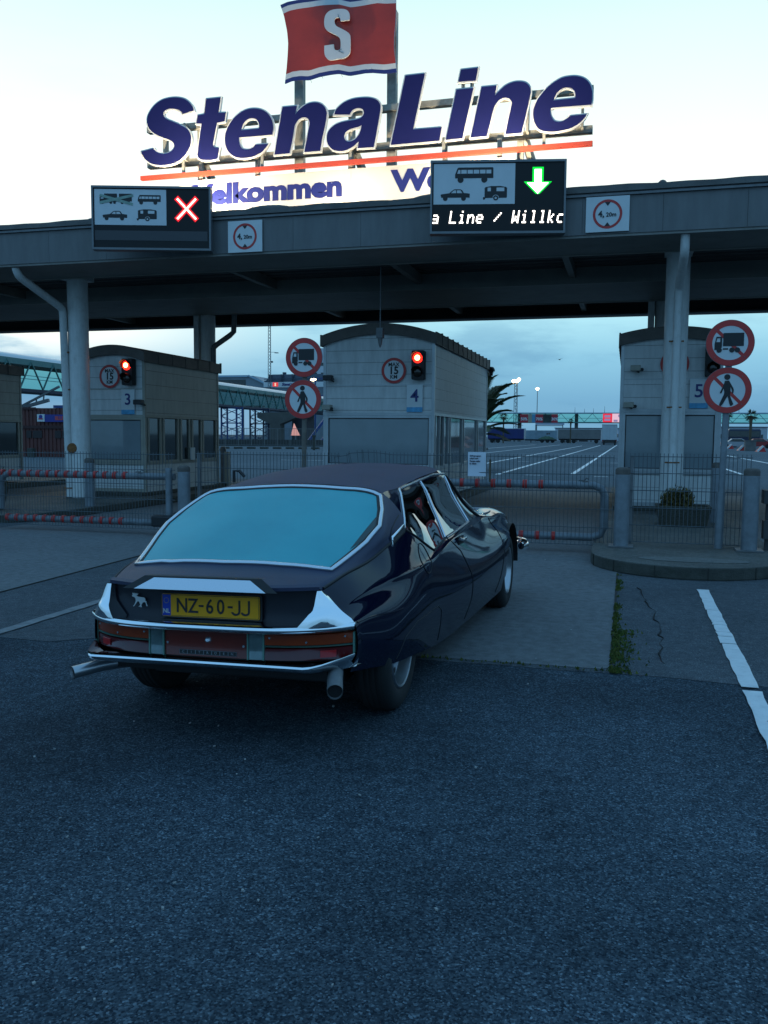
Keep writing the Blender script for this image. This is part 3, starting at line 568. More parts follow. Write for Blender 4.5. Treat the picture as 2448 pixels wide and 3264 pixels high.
def traffic_light(x, z, lit, label, h_=.56, w=.25):
    t = thing('traffic_light', label, 'traffic light', (x, 16.8, z), 'traffic lights on the booths')
    b = MB(); b.prism(rrect(-w / 2, w / 2, -h_ / 2, h_ / 2, .03), (x, 16.80, z), UX, UZ, .16); b.box(x - .03, x + .03, 16.95, 17.0, z - .05, z + .05); b.build('housing', m_black, t, bevel=.008)
    for k, dz in enumerate((.135, -.135)):
        O = V((x, 16.80, z + dz)); on = lit and k == 0
        l = MB()
        l.lathe([(.100, 0), (.092, .018), (.072, .034), (.052, .040)], O, (0, -1, 0), 28, 0); l.lathe([(.052, .040), (.03, .046), (0, .05)], O, (0, -1, 0), 28, 1)
        l.build('lens', [m_redlens, m_hot] if on else [m_offlens, m_offlens], t, smooth=60)
        v = MB(); n = 20; a0, a1 = math.radians(-20), math.radians(200)
        v.grid([[(O.x + .108 * math.cos(a0 + (a1 - a0) * i / n), O.y - dd * (1 if math.sin(a0 + (a1 - a0) * i / n) > .3 else .55), O.z + .108 * math.sin(a0 + (a1 - a0) * i / n)) for i in range(n + 1)] for dd in (0, .14)])
        v.build('visor', m_black, t)
traffic_light(-10.3, 2.77, True, 'traffic light glowing red on the corner of booth 3'); traffic_light(-3.97, 2.83, True, 'traffic light glowing red on the corner of booth 4'); traffic_light(1.4, 2.84, False, 'unlit black traffic light on booth 5 behind the round signs')
def wallcam(x, z, label, dark=False):
    t = thing('security_camera', label, 'camera', (x, 16.9, z), 'small cameras on the booth walls')
    b = MB(); b.box(x - .09, x + .09, 16.74, 16.90, z - .05, z + .05); b.build('housing', m_beige if not dark else m_dark, t, bevel=.01)
    b = MB(); b.tube([(x, 16.88, z - .03), (x + .06, 17.0, z - .06)], .015, 8); b.tube([(x + .09, 16.8, z - .03), (x + .12, 16.76, z - .03)], .03, 10); b.build('bracket', m_dark, t)
wallcam(-5.82, 2.02, 'beige camera on the lower left corner of booth 4'); wallcam(-.02, 2.06, 'beige camera on the lower left corner of booth 5'); wallcam(-5.8, 2.6, 'small dark camera halfway up the left edge of booth 4', True); wallcam(.08, 2.72, 'small pale camera high on the left of booth 5')
wallcam(-10.04, 2.13, 'small dark camera on the right corner of booth 3', True)
b = MB(); b.lathe([(0, .12), (.06, .11), (.1, .06), (.11, 0), (.06, -.02), (.05, -.12), (.0, -.13)], (-3.6, 23.75, 3.2), (0, 0, 1), 16)
tag(b.build('dome_camera', m_dark, smooth=60), 'dark dome camera under the back roof corner of booth 4', 'camera')
b = MB(); b.box(-9.96, -9.94, 18.95, 19.15, .86, 1.15); b.box(-10.0, -9.96, 19.0, 19.1, .9, 1.1)
tag(b.build('intercom_box', m_sign), 'small pale box on the window side of booth 3', 'intercom')
# ================================================================== LANE DISPLAYS
m_cab = M('display cabinet', (.16, .17, .18), .45, .3, var=.1, scale=6)
m_led = M('unlit led panel', (.010, .010, .011), .45, spec=.3)
m_picto = M('pictogram panel', (.60, .62, .63), .35, var=.04, scale=5)
m_ledred = M('lit red leds', (.3, .01, .01), .4, emit=(1.0, .45, .36), es=5)
m_ledgreen = M('lit green leds', (.01, .3, .03), .4, emit=(.50, 1.0, .58), es=4)
m_ledwhite = M('lit white leds', (.5, .5, .45), .4, emit=(1.0, .93, .85), es=3.2)
m_tape = M('green tape', (.23, .34, .28), .5, var=.25, scale=14)
FONT = {'a': '00000,00000,01110,00001,01111,10001,01111', 'L': '10000,10000,10000,10000,10000,10000,11111', 'i': '00100,00000,01100,00100,00100,00100,01110',
        'n': '00000,00000,10110,11001,10001,10001,10001', 'e': '00000,00000,01110,10001,11111,10000,01110', '/': '00000,00001,00010,00100,01000,10000,00000',
        'W': '10001,10001,10001,10101,10101,11011,10001', 'l': '01100,00100,00100,00100,00100,00100,01110', 'k': '10000,10000,10010,10100,11000,10100,10010', 'o': '00000,00000,01110,10001,10001,10001,01110'}
def bus(x0, x1, y0, y1):
    """side view silhouette with window holes; y grows down"""
    w, h = x1 - x0, y1 - y0; P = lambda a, b_: (x0 + a * w, y0 + b_ * h)
    body = [P(.0, .70), P(.0, .45), P(.06, .06), P(.09, .0), P(.98, .0), P(1, .05), P(1, .70)]
    holes = []
    for a, c in ((.055, .14), (.16, .305), (.325, .465), (.485, .63), (.65, .795), (.815, .945)): holes.append([P(a + (.03 if a < .1 else 0), .15), P(c, .15), P(c, .40), P(a, .40)])
    wh = [[(x0 + w * cx + h * .20 * math.cos(t), y0 + h * .79 + h * .21 * math.sin(t)) for t in [2 * math.pi * i / 20 for i in range(20)]] for cx in (.145, .765)]
    return [[body] + holes] + [[q] for q in wh]
def carp(x0, x1, y0, y1):
    w, h = x1 - x0, y1 - y0; P = lambda a, b_: (x0 + a * w, y0 + b_ * h)
    body = [P(.0, .47), P(.03, .42), P(.30, .33), P(.43, .06), P(.48, .0), P(.68, .0), P(.74, .08), P(.80, .32), P(1.0, .38), P(1.0, .72), P(.03, .72)]
    holes = [[P(.36, .33), P(.46, .08), P(.535, .08), P(.535, .33)], [P(.56, .08), P(.68, .08), P(.75, .33), P(.56, .33)]]
    wh = [[(x0 + w * cx + h * .205 * math.cos(t), y0 + h * .79 + h * .205 * math.sin(t)) for t in [2 * math.pi * i / 20 for i in range(20)]] for cx in (.165, .79)]
    return [[body] + holes] + [[q] for q in wh]
def caravan(x0, x1, y0, y1):
    w, h = x1 - x0, y1 - y0; P = lambda a, b_: (x0 + a * w, y0 + b_ * h); cx, cy, r = x0 + w * .50, y0 + h * .82, h * .18
    body = [P(0, .82), P(0, .14), P(.04, .07), P(.3, .0), P(.7, .0), P(.96, .07), P(1, .14), P(1, .78), P(.97, .82), P(.62, .82)] + [(cx + r * 1.25 * math.cos(t), cy - r * 1.25 * math.sin(t)) for t in [math.pi * i / 10 for i in range(1, 10)]] + [P(.38, .82)]
    holes = [[P(.13, .10), P(.28, .10), P(.28, .36), P(.13, .36)], [P(.53, .10), P(.88, .10), P(.88, .36), P(.53, .36)]]
    cc = lambda rr: [(cx + rr * math.cos(t), cy + rr * math.sin(t)) for t in [2 * math.pi * i / 22 for i in range(22)]]
    hitch = [P(-.07, .76), P(-.03, .76), P(.05, .82), P(-.01, .95), P(-.06, .93)]
    return [[body] + holes, [cc(r), cc(r * .45)], [hitch]]
def lorry(x0, x1, y0, y1):
    w, h = x1 - x0, y1 - y0; P = lambda a, b_: (x0 + a * w, y0 + b_ * h)
    c = lambda cx: [[(x0 + w * cx + h * .14 * math.cos(t), y0 + h * .86 + h * .14 * math.sin(t)) for t in [2 * math.pi * i / 16 for i in range(16)]]]
    return [[[P(0, .78), P(0, .35), P(.05, .3), P(.14, .3), P(.14, .0), P(.53, .0), P(.53, .78)], [P(.03, .38), P(.12, .38), P(.12, .5), P(.03, .5)]], [[P(.59, 0), P(.98, 0), P(.98, .75), P(.59, .75)]], c(.09), c(.34), c(.45), c(.68), c(.88)]
def display(label, TL, TR, zt, zb, kind):
    TL, TR = V(TL), V(TR); U = (TR - TL); L = U.length; U.normalize(); Nn = U.cross(UZ)   # Nn faces the cars
    t = thing('lane_display', label, 'display', (TL + TR) / 2 + V((0, 0, zb)), 'electronic displays above the lanes')
    H = zt - zb; D = .16; base = V((TL.x, TL.y, zt))
    b = MB(); b.prism([(0, 0), (L, 0), (L, -H), (0, -H)], base - Nn * .03, U, UZ, D)
    for (a, c, d, e) in ((0, L, -.035, 0), (0, L, -H, -H + .035), (0, .03, -H + .035, -.035), (L - .03, L, -H + .035, -.035)):
        b.prism([(a, d), (c, d), (c, e), (a, e)], base, U, UZ, .03)
    b.build('cabinet', m_cab, t)
    
    for s_ in (.25, .75): bk = MB(); p = base + U * L * s_ - Nn * (.03 + D) - UZ * H * .45; bk.bar(p, V((p.x, 14.41, p.z)), .08); bk.build('bracket', m_galvd, t)
    s = MB(); s.prism([(.03, -.035), (L - .03, -.035), (L - .03, -H + .035), (.03, -H + .035)], base - Nn * .022, U, UZ, .006); s.build('led_screen', m_led, t)
    P0 = base - Nn * .018
    if kind == 'x': sc, ox, oy = L / 1485, 60, 32; panel = (97, 990, 75, 520)
    else: sc, ox, oy = L / 1550, 52, 38; panel = (90, 1022, 76, 540)
    S2 = lambda x, y: ((x - ox) * sc, -(y - oy) * sc * (H / L) * ((1485 / 800) if kind == 'x' else (1550 / 842)))
    pn = MB(); a = S2(panel[0], panel[2]); c = S2(panel[1], panel[3])
    pn.prism([(a[0], c[1]), (c[0], c[1]), (c[0], a[1]), (a[0], a[1])], P0, U, UZ, .003)
    po = pn.build('pictogram_panel', m_picto, t)
    shapes = [bus(637, 922, 143, 262), carp(195, 502, 345, 465), caravan(637, 870, 322, 470), lorry(163, 572, 130, 258)] if kind == 'x' else [bus(335, 773, 120, 296), carp(170, 506, 368, 502), caravan(676, 932, 335, 500)]
    pg = MB()
    for sh in shapes:
        for k, loops in enumerate(sh): pg.prism([[S2(*q) for q in l] for l in loops], P0 + Nn * (.0025 + .0004 * k), U, UZ, .002)
    pg.build('vehicle_pictograms', m_ink, po)
    dots = MB()
    def dot(x, y, s_, mi=0): dots.prism([(x - s_, y - s_), (x + s_, y - s_), (x + s_, y + s_), (x - s_, y + s_)], P0 + Nn * .004, U, UZ, .004, mi)
    if kind == 'x':
        cx, cy = S2(1243, 310)
        for i in range(-11, 12):
            for k in (-3, -2, -1, 0, 1, 2, 3):
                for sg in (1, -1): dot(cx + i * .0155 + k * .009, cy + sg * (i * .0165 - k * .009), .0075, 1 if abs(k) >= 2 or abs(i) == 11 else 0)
        dots.build('red_cross', [m_ledred, M('red halo dots', (.2, .01, .01), .4, emit=(1, .008, .02), es=1.5)], t)  # outer dots are added as a painted halo around the lit cross
        tp = MB()
        for (p, q) in (((165, 150), (575, 262)), ((165, 245), (580, 150))):
            p, q = V((*S2(*p), 0)), V((*S2(*q), 0)); d = (q - p).normalized(); nn = V((-d.y, d.x, 0)) * .022
            tp.prism([tuple((p - nn).xy), tuple((q - nn).xy), tuple((q + nn).xy), tuple((p + nn).xy)], P0 + Nn * (.007 + .001 * len(tp.f) / 20), U, UZ, .002)
        tp.build('tape_cross', m_tape, po)
        st = MB(); a = S2(95, 590); c = S2(1500, 712); st.prism([(a[0], c[1]), (c[0], c[1]), (c[0], a[1]), (a[0], a[1])], P0, U, UZ, .003); st.build('text_strip', M('grey led strip', (.045, .045, .05), .5), t)
    else:
        cx, cy = S2(1281, 152); p_ = .0155
        for i in range(-5, 6):
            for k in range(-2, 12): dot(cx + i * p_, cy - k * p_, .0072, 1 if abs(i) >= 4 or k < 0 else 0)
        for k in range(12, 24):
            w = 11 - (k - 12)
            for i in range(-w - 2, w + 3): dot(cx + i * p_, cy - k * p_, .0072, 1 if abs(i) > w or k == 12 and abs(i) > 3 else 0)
        dots.build('green_arrow', [m_ledgreen, M('green halo dots', (.01, .2, .02), .4, emit=(.0, 1, .05), es=1.0)], t)  # dim rim dots added to draw the arrow's green glow
        tx = MB(); sv = dots; x0 = .02; pt = .0205; yb_ = S2(0, 752)[1]
        sv = MB()
        for ci, ch in enumerate('a Line / Willko'):
            if ch == ' ': continue
            for r_, row in enumerate(FONT[ch].split(',')):
                for c_, bit in enumerate(row):
                    if bit == '1':
                        x = x0 + ci * .138 + (c_ + .5) * pt + (6 - r_) * .004; y = yb_ + (6 - r_) * .0275
                        if .035 < x < L - .04: sv.prism([(x - .0115, y - .012), (x + .0115, y - .012), (x + .0115, y + .012), (x - .0115, y + .012)], P0 + Nn * .004, U, UZ, .003)
        sv.build('running_text', m_ledwhite, t)
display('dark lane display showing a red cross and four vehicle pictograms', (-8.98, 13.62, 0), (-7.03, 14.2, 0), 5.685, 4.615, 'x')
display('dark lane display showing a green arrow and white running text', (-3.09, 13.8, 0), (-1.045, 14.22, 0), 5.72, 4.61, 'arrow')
def height_sign(x0, x1, z0, z1, label):
    b = MB(); O = V(((x0 + x1) / 2, 14.36, (z0 + z1) / 2)); w, h_ = (x1 - x0) / 2, (z1 - z0) / 2; r = h_ * .83
    b.prism([(-w, -h_), (w, -h_), (w, h_), (-w, h_)], O, UX, UZ, .02, 0)
    b.prism([circ(r), circ(r * .83)], O + V((0, -.003, 0)), UX, UZ, .002, 1)
    for s_ in (1, -1): b.prism([(-r * .21, s_ * r * .83), (r * .21, s_ * r * .83), (0, s_ * r * .56)], O + V((0, -.004, 0)), UX, UZ, .002, 2)
    b.text('4,', r * .58, O + V((-r * .43, -.003, -.0)), UX, UZ, .003, .004, 2); b.text('20m', r * .40, O + V((r * .25, -.003, -.012)), UX, UZ, .003, .002, 2)
    tag(b.build('height_limit_sign', [m_sign, m_red, m_ink]), label, 'sign', 'clearance signs on the canopy fascia')
height_sign(-6.785, -6.15, 4.595, 5.125, 'square 4,20m clearance sign beside the display with the red cross'); height_sign(-.745, -.095, 4.625, 5.155, 'square 4,20m clearance sign beside the display with the green arrow')

# ================================================================== ROOFTOP SIGN
YS = 16.2
m_letterface = M('dark blue letter face', (.010, .013, .095), .7, spec=.2, var=.08, scale=1.5)
m_letteredge = M('white letter edge', (.75, .75, .72), .5)
m_steel = M('weathered steel', (.33, .32, .28), .6, .1, var=.35, scale=3, dirt=(.16, .10, .05), dirtamt=.6)
m_bar = M('red sign bar', (.50, .06, .03), .5, var=.1, scale=2)
m_board = M('welcome board', (.62, .61, .57), .55, var=.05, scale=1.5)
IDOT = (-3.06, -2.90)
sg = thing('rooftop_sign', 'big slanted dark blue StenaLine letters on a steel frame above the canopy', 'sign', (-5.1, 16.4, 5.35))
for key, loops in LETTERS.items():
    lp = [smooth_loop(l) for l in loops]
    b = MB(); out = [offset_loop(lp[0], .024)] + [offset_loop(l, -.022) for l in lp[1:]]
    b.prism(lp, (0, YS - .012, 0), UX, UZ, .010, 0, 0); b.prism(out, (0, YS, 0), UX, UZ, .055, 1, 1)
    b.build('letter', [m_letterface, m_letteredge], sg)
for z0, z1 in ((7.49, 7.60), (6.80, 6.92)): b = MB(); b.box(-9.52, -.78, YS + .22, YS + .36, z0, z1); b.build('rail', m_steel, sg)
for x, z1 in ((-6.30, 9.2), (-4.46, 9.3)):
    b = MB(); b.box(x - .085, x + .085, YS + .30, YS + .45, 5.2, z1); b.build('post', m_steel, sg)
for x in (-8.35, -5.2, -2.0):
    b = MB(); b.bar((x, YS + .3, 6.9), (x + .55, YS + 1.4, 5.25), .11); b.bar((x - .05, YS + .38, 5.25), (x - .05, YS + .38, 7.6), .11); b.build('brace', m_steel, sg)
for x in (-9.05, -6.95, -6.0, -5.16, -2.6, -1.9, -.95, -8.6, -4.0): b = MB(); b.box(x - .02, x + .02, YS + .055, YS + .22, 6.84, 7.55); b.build('letter_hanger', m_steel, sg)
for x in IDOT: b = MB(); b.box(x - .03, x + .03, YS + .05, YS + .09, 7.60, 7.85); b.build('letter_hanger', m_steel, sg)
b = MB(); b.box(-9.54, -.76, YS - .02, YS + .06, 6.50, 6.58); b.build('red_bar', m_bar, sg)
for x in (-8.62, -6.95, -5.17, -3.4, -1.6): b = MB(); b.box(x - .025, x + .025, YS + .03, YS + .07, 6.58, 6.86); b.build('bar_hanger', m_steel, sg)
wb = thing('welcome_board', 'long cream board reading Velkommen under the red bar on the roof', 'sign', (-6, YS + .15, 5.8))
for x0, x1 in ((-8.75, -5.182), (-5.178, -2.1)): b = MB(); b.box(x0, x1, YS + .10, YS + .15, 5.82, 6.45); b.build('board', m_board, wb)
b = MB(); b.text('Velkommen', .52, (-6.885, YS + .098, 6.135), UX, UZ, .006, .026, 0, sx=1.22); b.build('lettering', m_navy, wb)
b = MB(); b.text('Welcome', .52, (-3.10, YS + .098, 6.145), UX, UZ, .006, .026, 0, sx=1.22); b.build('lettering', m_navy, wb)
for x in (-8.3, -7.1, -5.2, -3.4, -2.4): b = MB(); b.box(x - .04, x + .04, YS + .15, YS + .22, 5.2, 6.8); b.build('support', m_steel, wb)
# flag-shaped sign panel
fl = thing('flag_sign', 'red flag shaped panel with a white S on two posts above the letters', 'sign', (-5.35, YS, 8.0))
def arr(k): return [np.array(p) for p in FLAG[k]]
def along(ps, t):
    d = [0]
    for a, b_ in zip(ps, ps[1:]): d.append(d[-1] + np.linalg.norm(b_ - a))
    s_ = t * d[-1]
    for i in range(len(ps) - 1):
        if s_ <= d[i + 1] + 1e-9: k = (s_ - d[i]) / (d[i + 1] - d[i] + 1e-9); return ps[i] * (1 - k) + ps[i + 1] * k
    return ps[-1]
fL, fR, fB, fT = arr('left'), arr('right'), arr('bot'), arr('top')
nu, nv = 48, 24
m_flagred = M('red flag panel', (.36, .03, .02), .5, var=.22, scale=1.5, streak=.6)
def fp(u, v):
    a = along(fL, 1 - v); c = along(fR, 1 - v); d = along(fB, u); e = along(fT, u)
    p = (1 - u) * a + u * c + (1 - v) * d + v * e - ((1 - u) * (1 - v) * fB[0] + u * (1 - v) * fB[-1] + (1 - u) * v * fT[0] + u * v * fT[-1])
    return V((p[0], YS - .03 + .035 * math.sin(u * 9 + v * 2.2), p[1]))
vs_ = [0, .045, .115] + [.115 + (.885 - .115) * i / 18 for i in range(1, 19)] + [.955, 1]
b = MB()
for i in range(len(vs_) - 1):
    vm = (vs_[i] + vs_[i + 1]) / 2; mi = 2 if vm < .045 or vm > .955 else 1 if vm < .115 or vm > .885 else 0
    for s_, dy in ((0, 0), (1, .03)):
        rows = [[fp(u / nu, vv) + V((0, dy, 0)) for u in range(nu + 1)] for vv in (vs_[i], vs_[i + 1])]; b.grid(rows, mi, flip=bool(s_))
for vv in (0, 1): b.grid([[fp(u / nu, vv) + V((0, d, 0)) for u in range(nu + 1)] for d in (0, .03)], 2)
for uu in (0, 1): b.grid([[fp(uu, k / 20) + V((0, d, 0)) for k in range(21)] for d in (0, .03)], 2)
b.build('panel', [m_flagred, m_sign, m_navy], fl, smooth=50)
b = MB(); b.prism(smooth_loop([tuple(p) for p in FLAG['S']], 50), (0, YS - .115, 0), UX, UZ, .03); b.build('letter', m_sign, fl)
cr = MB()
for x, z0, dx, dz in ((-5.37, 9.15, .02, -.09), (-5.36, 8.50, .06, .03), (-5.36, 8.5, .1, -.05), (-5.9, 8.04, .015, -.05), (-5.68, 8.09, .02, -.05), (-5.0, 8.1, .02, -.04), (-5.3, 8.08, .02, -.05), (-4.72, 8.14, .01, -.05)):
    cr.bar((x, YS - .117, z0), (x + dx, YS - .117, z0 + dz), .008, .004)
cr.build('crack', m_ink, fl)
# floodlights on the roof that wash the letters
m_flood = M('floodlight lens', (.8, .8, .7), .3, emit=(1.0, .86, .62), es=30)
for x, lab, en in ((-8.25, 'floodlight on the roof behind the display with the red cross', 620), (-5.3, 'floodlight on the roof midway between the two displays', 170), (-2.35, 'floodlight on the roof behind the display with the green arrow', 600)):
    t = thing('floodlight', lab, 'floodlight', (x, 15.25, 5.34), 'floodlights that wash the rooftop letters')
    b = MB(); b.obox((x, 15.25, 5.44), (.14, 0, 0), (0, .05, -.03), (0, .05, .08)); b.box(x - .02, x + .02, 15.2, 15.26, 5.3, 5.42); b.build('housing', m_dark, t)
    b = MB(); b.obox((x, 15.308, 5.475), (.12, 0, 0), (0, .002, -.001), (0, .04, .065)); b.build('lens', m_flood, t)
    l = bpy.data.lights.new('floodlight_lamp', 'SPOT'); l.energy = en; l.color = (1, .84, .58); l.spot_size = math.radians(158); l.spot_blend = .6; l.shadow_soft_size = .1
    o = bpy.data.objects.new('floodlight_lamp', l); COL.objects.link(o); o.parent = t; o.location = (0, .1, .20)
    o.rotation_euler = V((0, .86, .50)).to_track_quat('-Z', 'Y').to_euler()

# ================================================================== GATES, FENCES, BOLLARDS
def mesh_panel(b, x0, x1, y, z0, z1, hz, pitch=.05, r=.0042, spike=.03, warp=None):
    x = x0; r_ = random.Random(int(abs(x0) * 100))
    w = warp or (lambda x_, z_: (0, 0))
    while x <= x1:
        pts = [(x + w(x, z)[0], y, z + w(x, z)[1]) for z in [z0 + (z1 + spike - z0) * i / 6 for i in range(7)]] if warp else [(x, y, z0), (x + r_.uniform(-.003, .003), y, z1 + spike)]
        b.tube(pts, r, 5, caps=False); x += pitch
    for z in hz:
        n = int((x1 - x0) / .1) if warp else 1
        b.tube([(x0 + (x1 - x0) * i / n + w(x0 + (x1 - x0) * i / n, z)[0], y - .006, z + w(x0 + (x1 - x0) * i / n, z)[1]) for i in range(n + 1)], r * 1.25, 5)
m_wire = M('fence wire', (.10, .115, .125), .55, .4, var=.2, scale=9)
def rail_gate(label, x0, x1, y, zlo, zhi, round_ends, bands, mesh=(0, 0), r=.05, warp=None, slope=0):
    t = thing('pipe_gate', label, 'gate', ((x0 + x1) / 2, y, 0), 'swing gates of grey pipe with red bands')
    e = .14; P = []
    if round_ends[0]: P += [(x0, y, zlo + e), (x0, y, zhi - e), (x0 + .04, y, zhi - .04), (x0 + e, y, zhi)]
    else: P += [(x0, y, zhi)]
    if round_ends[1]: P += [(x1 - e, y, zhi), (x1 - .04, y, zhi - .04), (x1, y, zhi - e), (x1, y, zlo + e), (x1 - .04, y, zlo + .04), (x1 - e, y, zlo)]
    else: P += [(x1, y, zhi)]
    b = MB()
    if round_ends[0] and round_ends[1]: P += [(x0 + e, y, zlo), (x0 + .04, y, zlo + .04)]; b.tube(P, r, 16, closed=True)
    else:
        b.tube(P, r, 16)
        if not round_ends[1]: b.tube([(x0 + (e if round_ends[0] else 0), y, zlo), (x1, y, zlo)], r, 16)
        else: b.tube([(x0, y, zlo), (x1 - e, y, zlo)], r, 16)
    b.build('pipe_frame', m_galv, t, smooth=50)
    for (bx, z) in bands:
        q = MB(); q.cyl((bx - .028, y, z), (bx + .028, y, z), r * 1.14, n=16); q.build('red_band', m_redband, t, smooth=50)
    m0, m1, mz0, mz1, hz = mesh
    q = MB(); mesh_panel(q, m0, m1, y - .075, mz0, mz1, hz, warp=warp); q.build('wire_mesh', m_wire, t)
    return t
YG = 11.5
def bent(x, z):
    if x > -3.05 or z < .7: return (0, 0)
    k = min(1, (-3.05 - x) / .65); f = (z - .7) / .5
    return (-.10 * k * f * (1 + .5 * math.sin(x * 37)), (-.045 * k ** 3 + .035 * math.sin(k * 3.1)) * f)
g4 = rail_gate('pipe gate with red bands behind the dark blue car, with a bent mesh corner', -3.66, -.27, YG, .20, .86, (0, 1),
          [(-1.07 - .205 * i, .86) for i in range(12)] + [(-.90 - .205 * i, .20) for i in range(13)], (-3.72, -.16, .10, 1.215, (1.215, 1.0, .785, .56, .33, .11)), warp=bent)
g3 = rail_gate('pipe gate with red bands in the lane left of the car', -9.25, -6.3, YG, .175, .85, (1, 0),
          [(-9.22 + .163 * i, .855) for i in range(14)] + [(-9.13 + .163 * i, .18) for i in range(13)], (-9.3, -6.25, .09, 1.17, (1.17, .95, .74, .52, .31, .09)))
rail_gate('pipe gate in the right-hand lane, mostly outside the photo', 1.68, 5.0, YG, .20, .86, (1, 0), [(2.4 + .2 * i, .86) for i in range(8)], (1.66, 5, .1, 1.21, (1.21, 1.0, .78, .56, .33, .11)))
for x, z in ((-.52, .925), (-6.85, .915)):
    b = MB(); b.tube([(x - .08, YG, z - .005), (x, YG, z), (x + .02, YG - .02, z + .03), (x + .05, YG, z + .01)], .008, 6); b.box(x - .03, x + .04, YG - .03, YG + .03, z - .03, z - .01)
    b.build('latch', m_galvd, g4 if x > -1 else g3)
def fence(label, x0, x1, y, z0, z1, posts=()):
    t = thing('mesh_fence', label, 'fence', ((x0 + x1) / 2, y, .14), 'wire mesh fences on the traffic islands')
    b = MB(); h = z1 - z0; mesh_panel(b, x0, x1, y, z0, z1, [z0 + .005, z0 + h * .2, z0 + h * .4, z0 + h * .6, z0 + h * .8, z1 - .01]); b.build('wire_mesh', m_wire, t)
    for x in posts: q = MB(); q.box(x - .02, x + .02, y - .0, y + .04, .14, z1); q.build('post', m_galvd, t)
fence('wire mesh fence between the bollards in front of booth 5', .03, 1.45, 11.46, .165, 1.245, (.05,))
fence('wire mesh fence on the island between booths 3 and 4', -5.95, -3.78, 11.46, .16, 1.2, (-5.9,))
b = MB(); b.box(-6.55, -6.12, 11.25, 11.4, .142, .30); b.box(-6.2, -6.02, 11.24, 11.4, .30, .36)
tag(b.build('gate_floor_lock', m_dark, bevel=.02), 'black lock box low down at the foot of the gate hinge bollard', 'lock')
b = MB(); b.tube([(-5.33, 11.42, .8), (-5.33, 11.42, .96), (-5.25, 11.42, .96), (-5.17, 11.42, .88)], .022, 6)
tag(b.build('hook_bracket', m_dark), 'small black hook bracket on the fence just left of the car roof', 'bracket')
def bollard(x, y, r, z0, h_, label, plate=True, m=None):
    t = thing('bollard', label, 'bollard', (x, y, z0), 'grey steel bollards on the islands')
    b = MB(); b.cyl((x, y, z0), (x, y, z0 + h_ - .07), r, n=32); b.build('post', m or m_galv, t, smooth=50)
    b = MB(); b.lathe([(r * 1.0, 0), (r * 1.0, .055), (r * .85, .078), (r * .5, .086), (0, .088)], (x, y, z0 + h_ - .07), (0, 0, 1), 32); b.build('cap', M('dirty cap', (.10, .085, .075), .85, var=.3, scale=12) if 'dirty cap' not in bpy.data.materials else bpy.data.materials['dirty cap'], t, smooth=60)
    if plate: b = MB(); b.box(x - r * 1.65, x + r * 1.65, y - r * 1.65, y + r * 1.65, z0 + .002, z0 + .018); b.build('base_plate', m_galvd, t)
bollard(-.055, 11.1, .088, .142, .95, 'grey bollard at the right-hand end of the closed gate'); bollard(1.41, 11.18, .092, .142, .96, 'grey bollard in front of booth 5 beside the signpost, nearest the right edge')
bollard(1.35, 14.8, .075, .142, .93, 'grey bollard behind the signpost, next to the planter', False); bollard(-6.11, 11.42, .09, .142, .86, 'grey bollard at the hinge of the gate left of the car', False)
bollard(-9.44, 14.1, .09, .142, .86, 'blue grey bollard just right of the left white column', False)
b = MB(); b.cyl((-6.36, 11.44, .14), (-6.36, 11.44, .98), .05, n=16)
tag(b.build('gate_post', m_galv, smooth=50), 'thin grey pipe post just left of the gate hinge bollard', 'post')
b = MB(); b.box(1.56, 1.72, 11.2, 11.45, .70, .86); b.box(1.57, 1.69, 11.23, 11.4, .28, .5); b.box(1.6, 1.66, 11.3, 11.36, .14, .75)
tag(b.build('gate_lock_box', M('dark lock box', (.05, .05, .05), .6, var=.2)), 'dark lock post with two boxes beside the right-hand gate', 'lock')
# paper notice
b = MB(); rows = []
for i in range(7): rows.append([(-2.01 + .235 * k / 6, YG - .09 - .006 * math.sin(k * .9) - .004 * math.sin(i), 1.265 - .315 * i / 6) for k in range(7)])
b.grid(rows, 0, True)
for i, (w, s_) in enumerate((('Skifteprogram', .026), ('udfyld selv -', .026), ('Færgen sejler', .026), ('kl. 08:00', .026))): b.text(w, s_, (-1.985, YG - .103, 1.215 - .034 * i), UX, UZ, .001, .0012, 1, 'LEFT')
tag(b.build('paper_notice', [M('white paper', (.66, .67, .72), .8), M('blurred print', (.05, .05, .08), .8)], smooth=60), 'white paper notice fixed to the mesh of the gate behind the car', 'notice')
b = MB(); b.cyl((-1.72, YG - .08, .9), (-1.72, YG - .08, 1.17), .013, n=8); b.bar((-1.72, YG - .09, .88), (-1.72, YG - .09, 1.17), .02)
tag(b.build('wooden_stick', m_trunk), 'short brown stick wedged in the gate mesh beside the notice', 'stick')

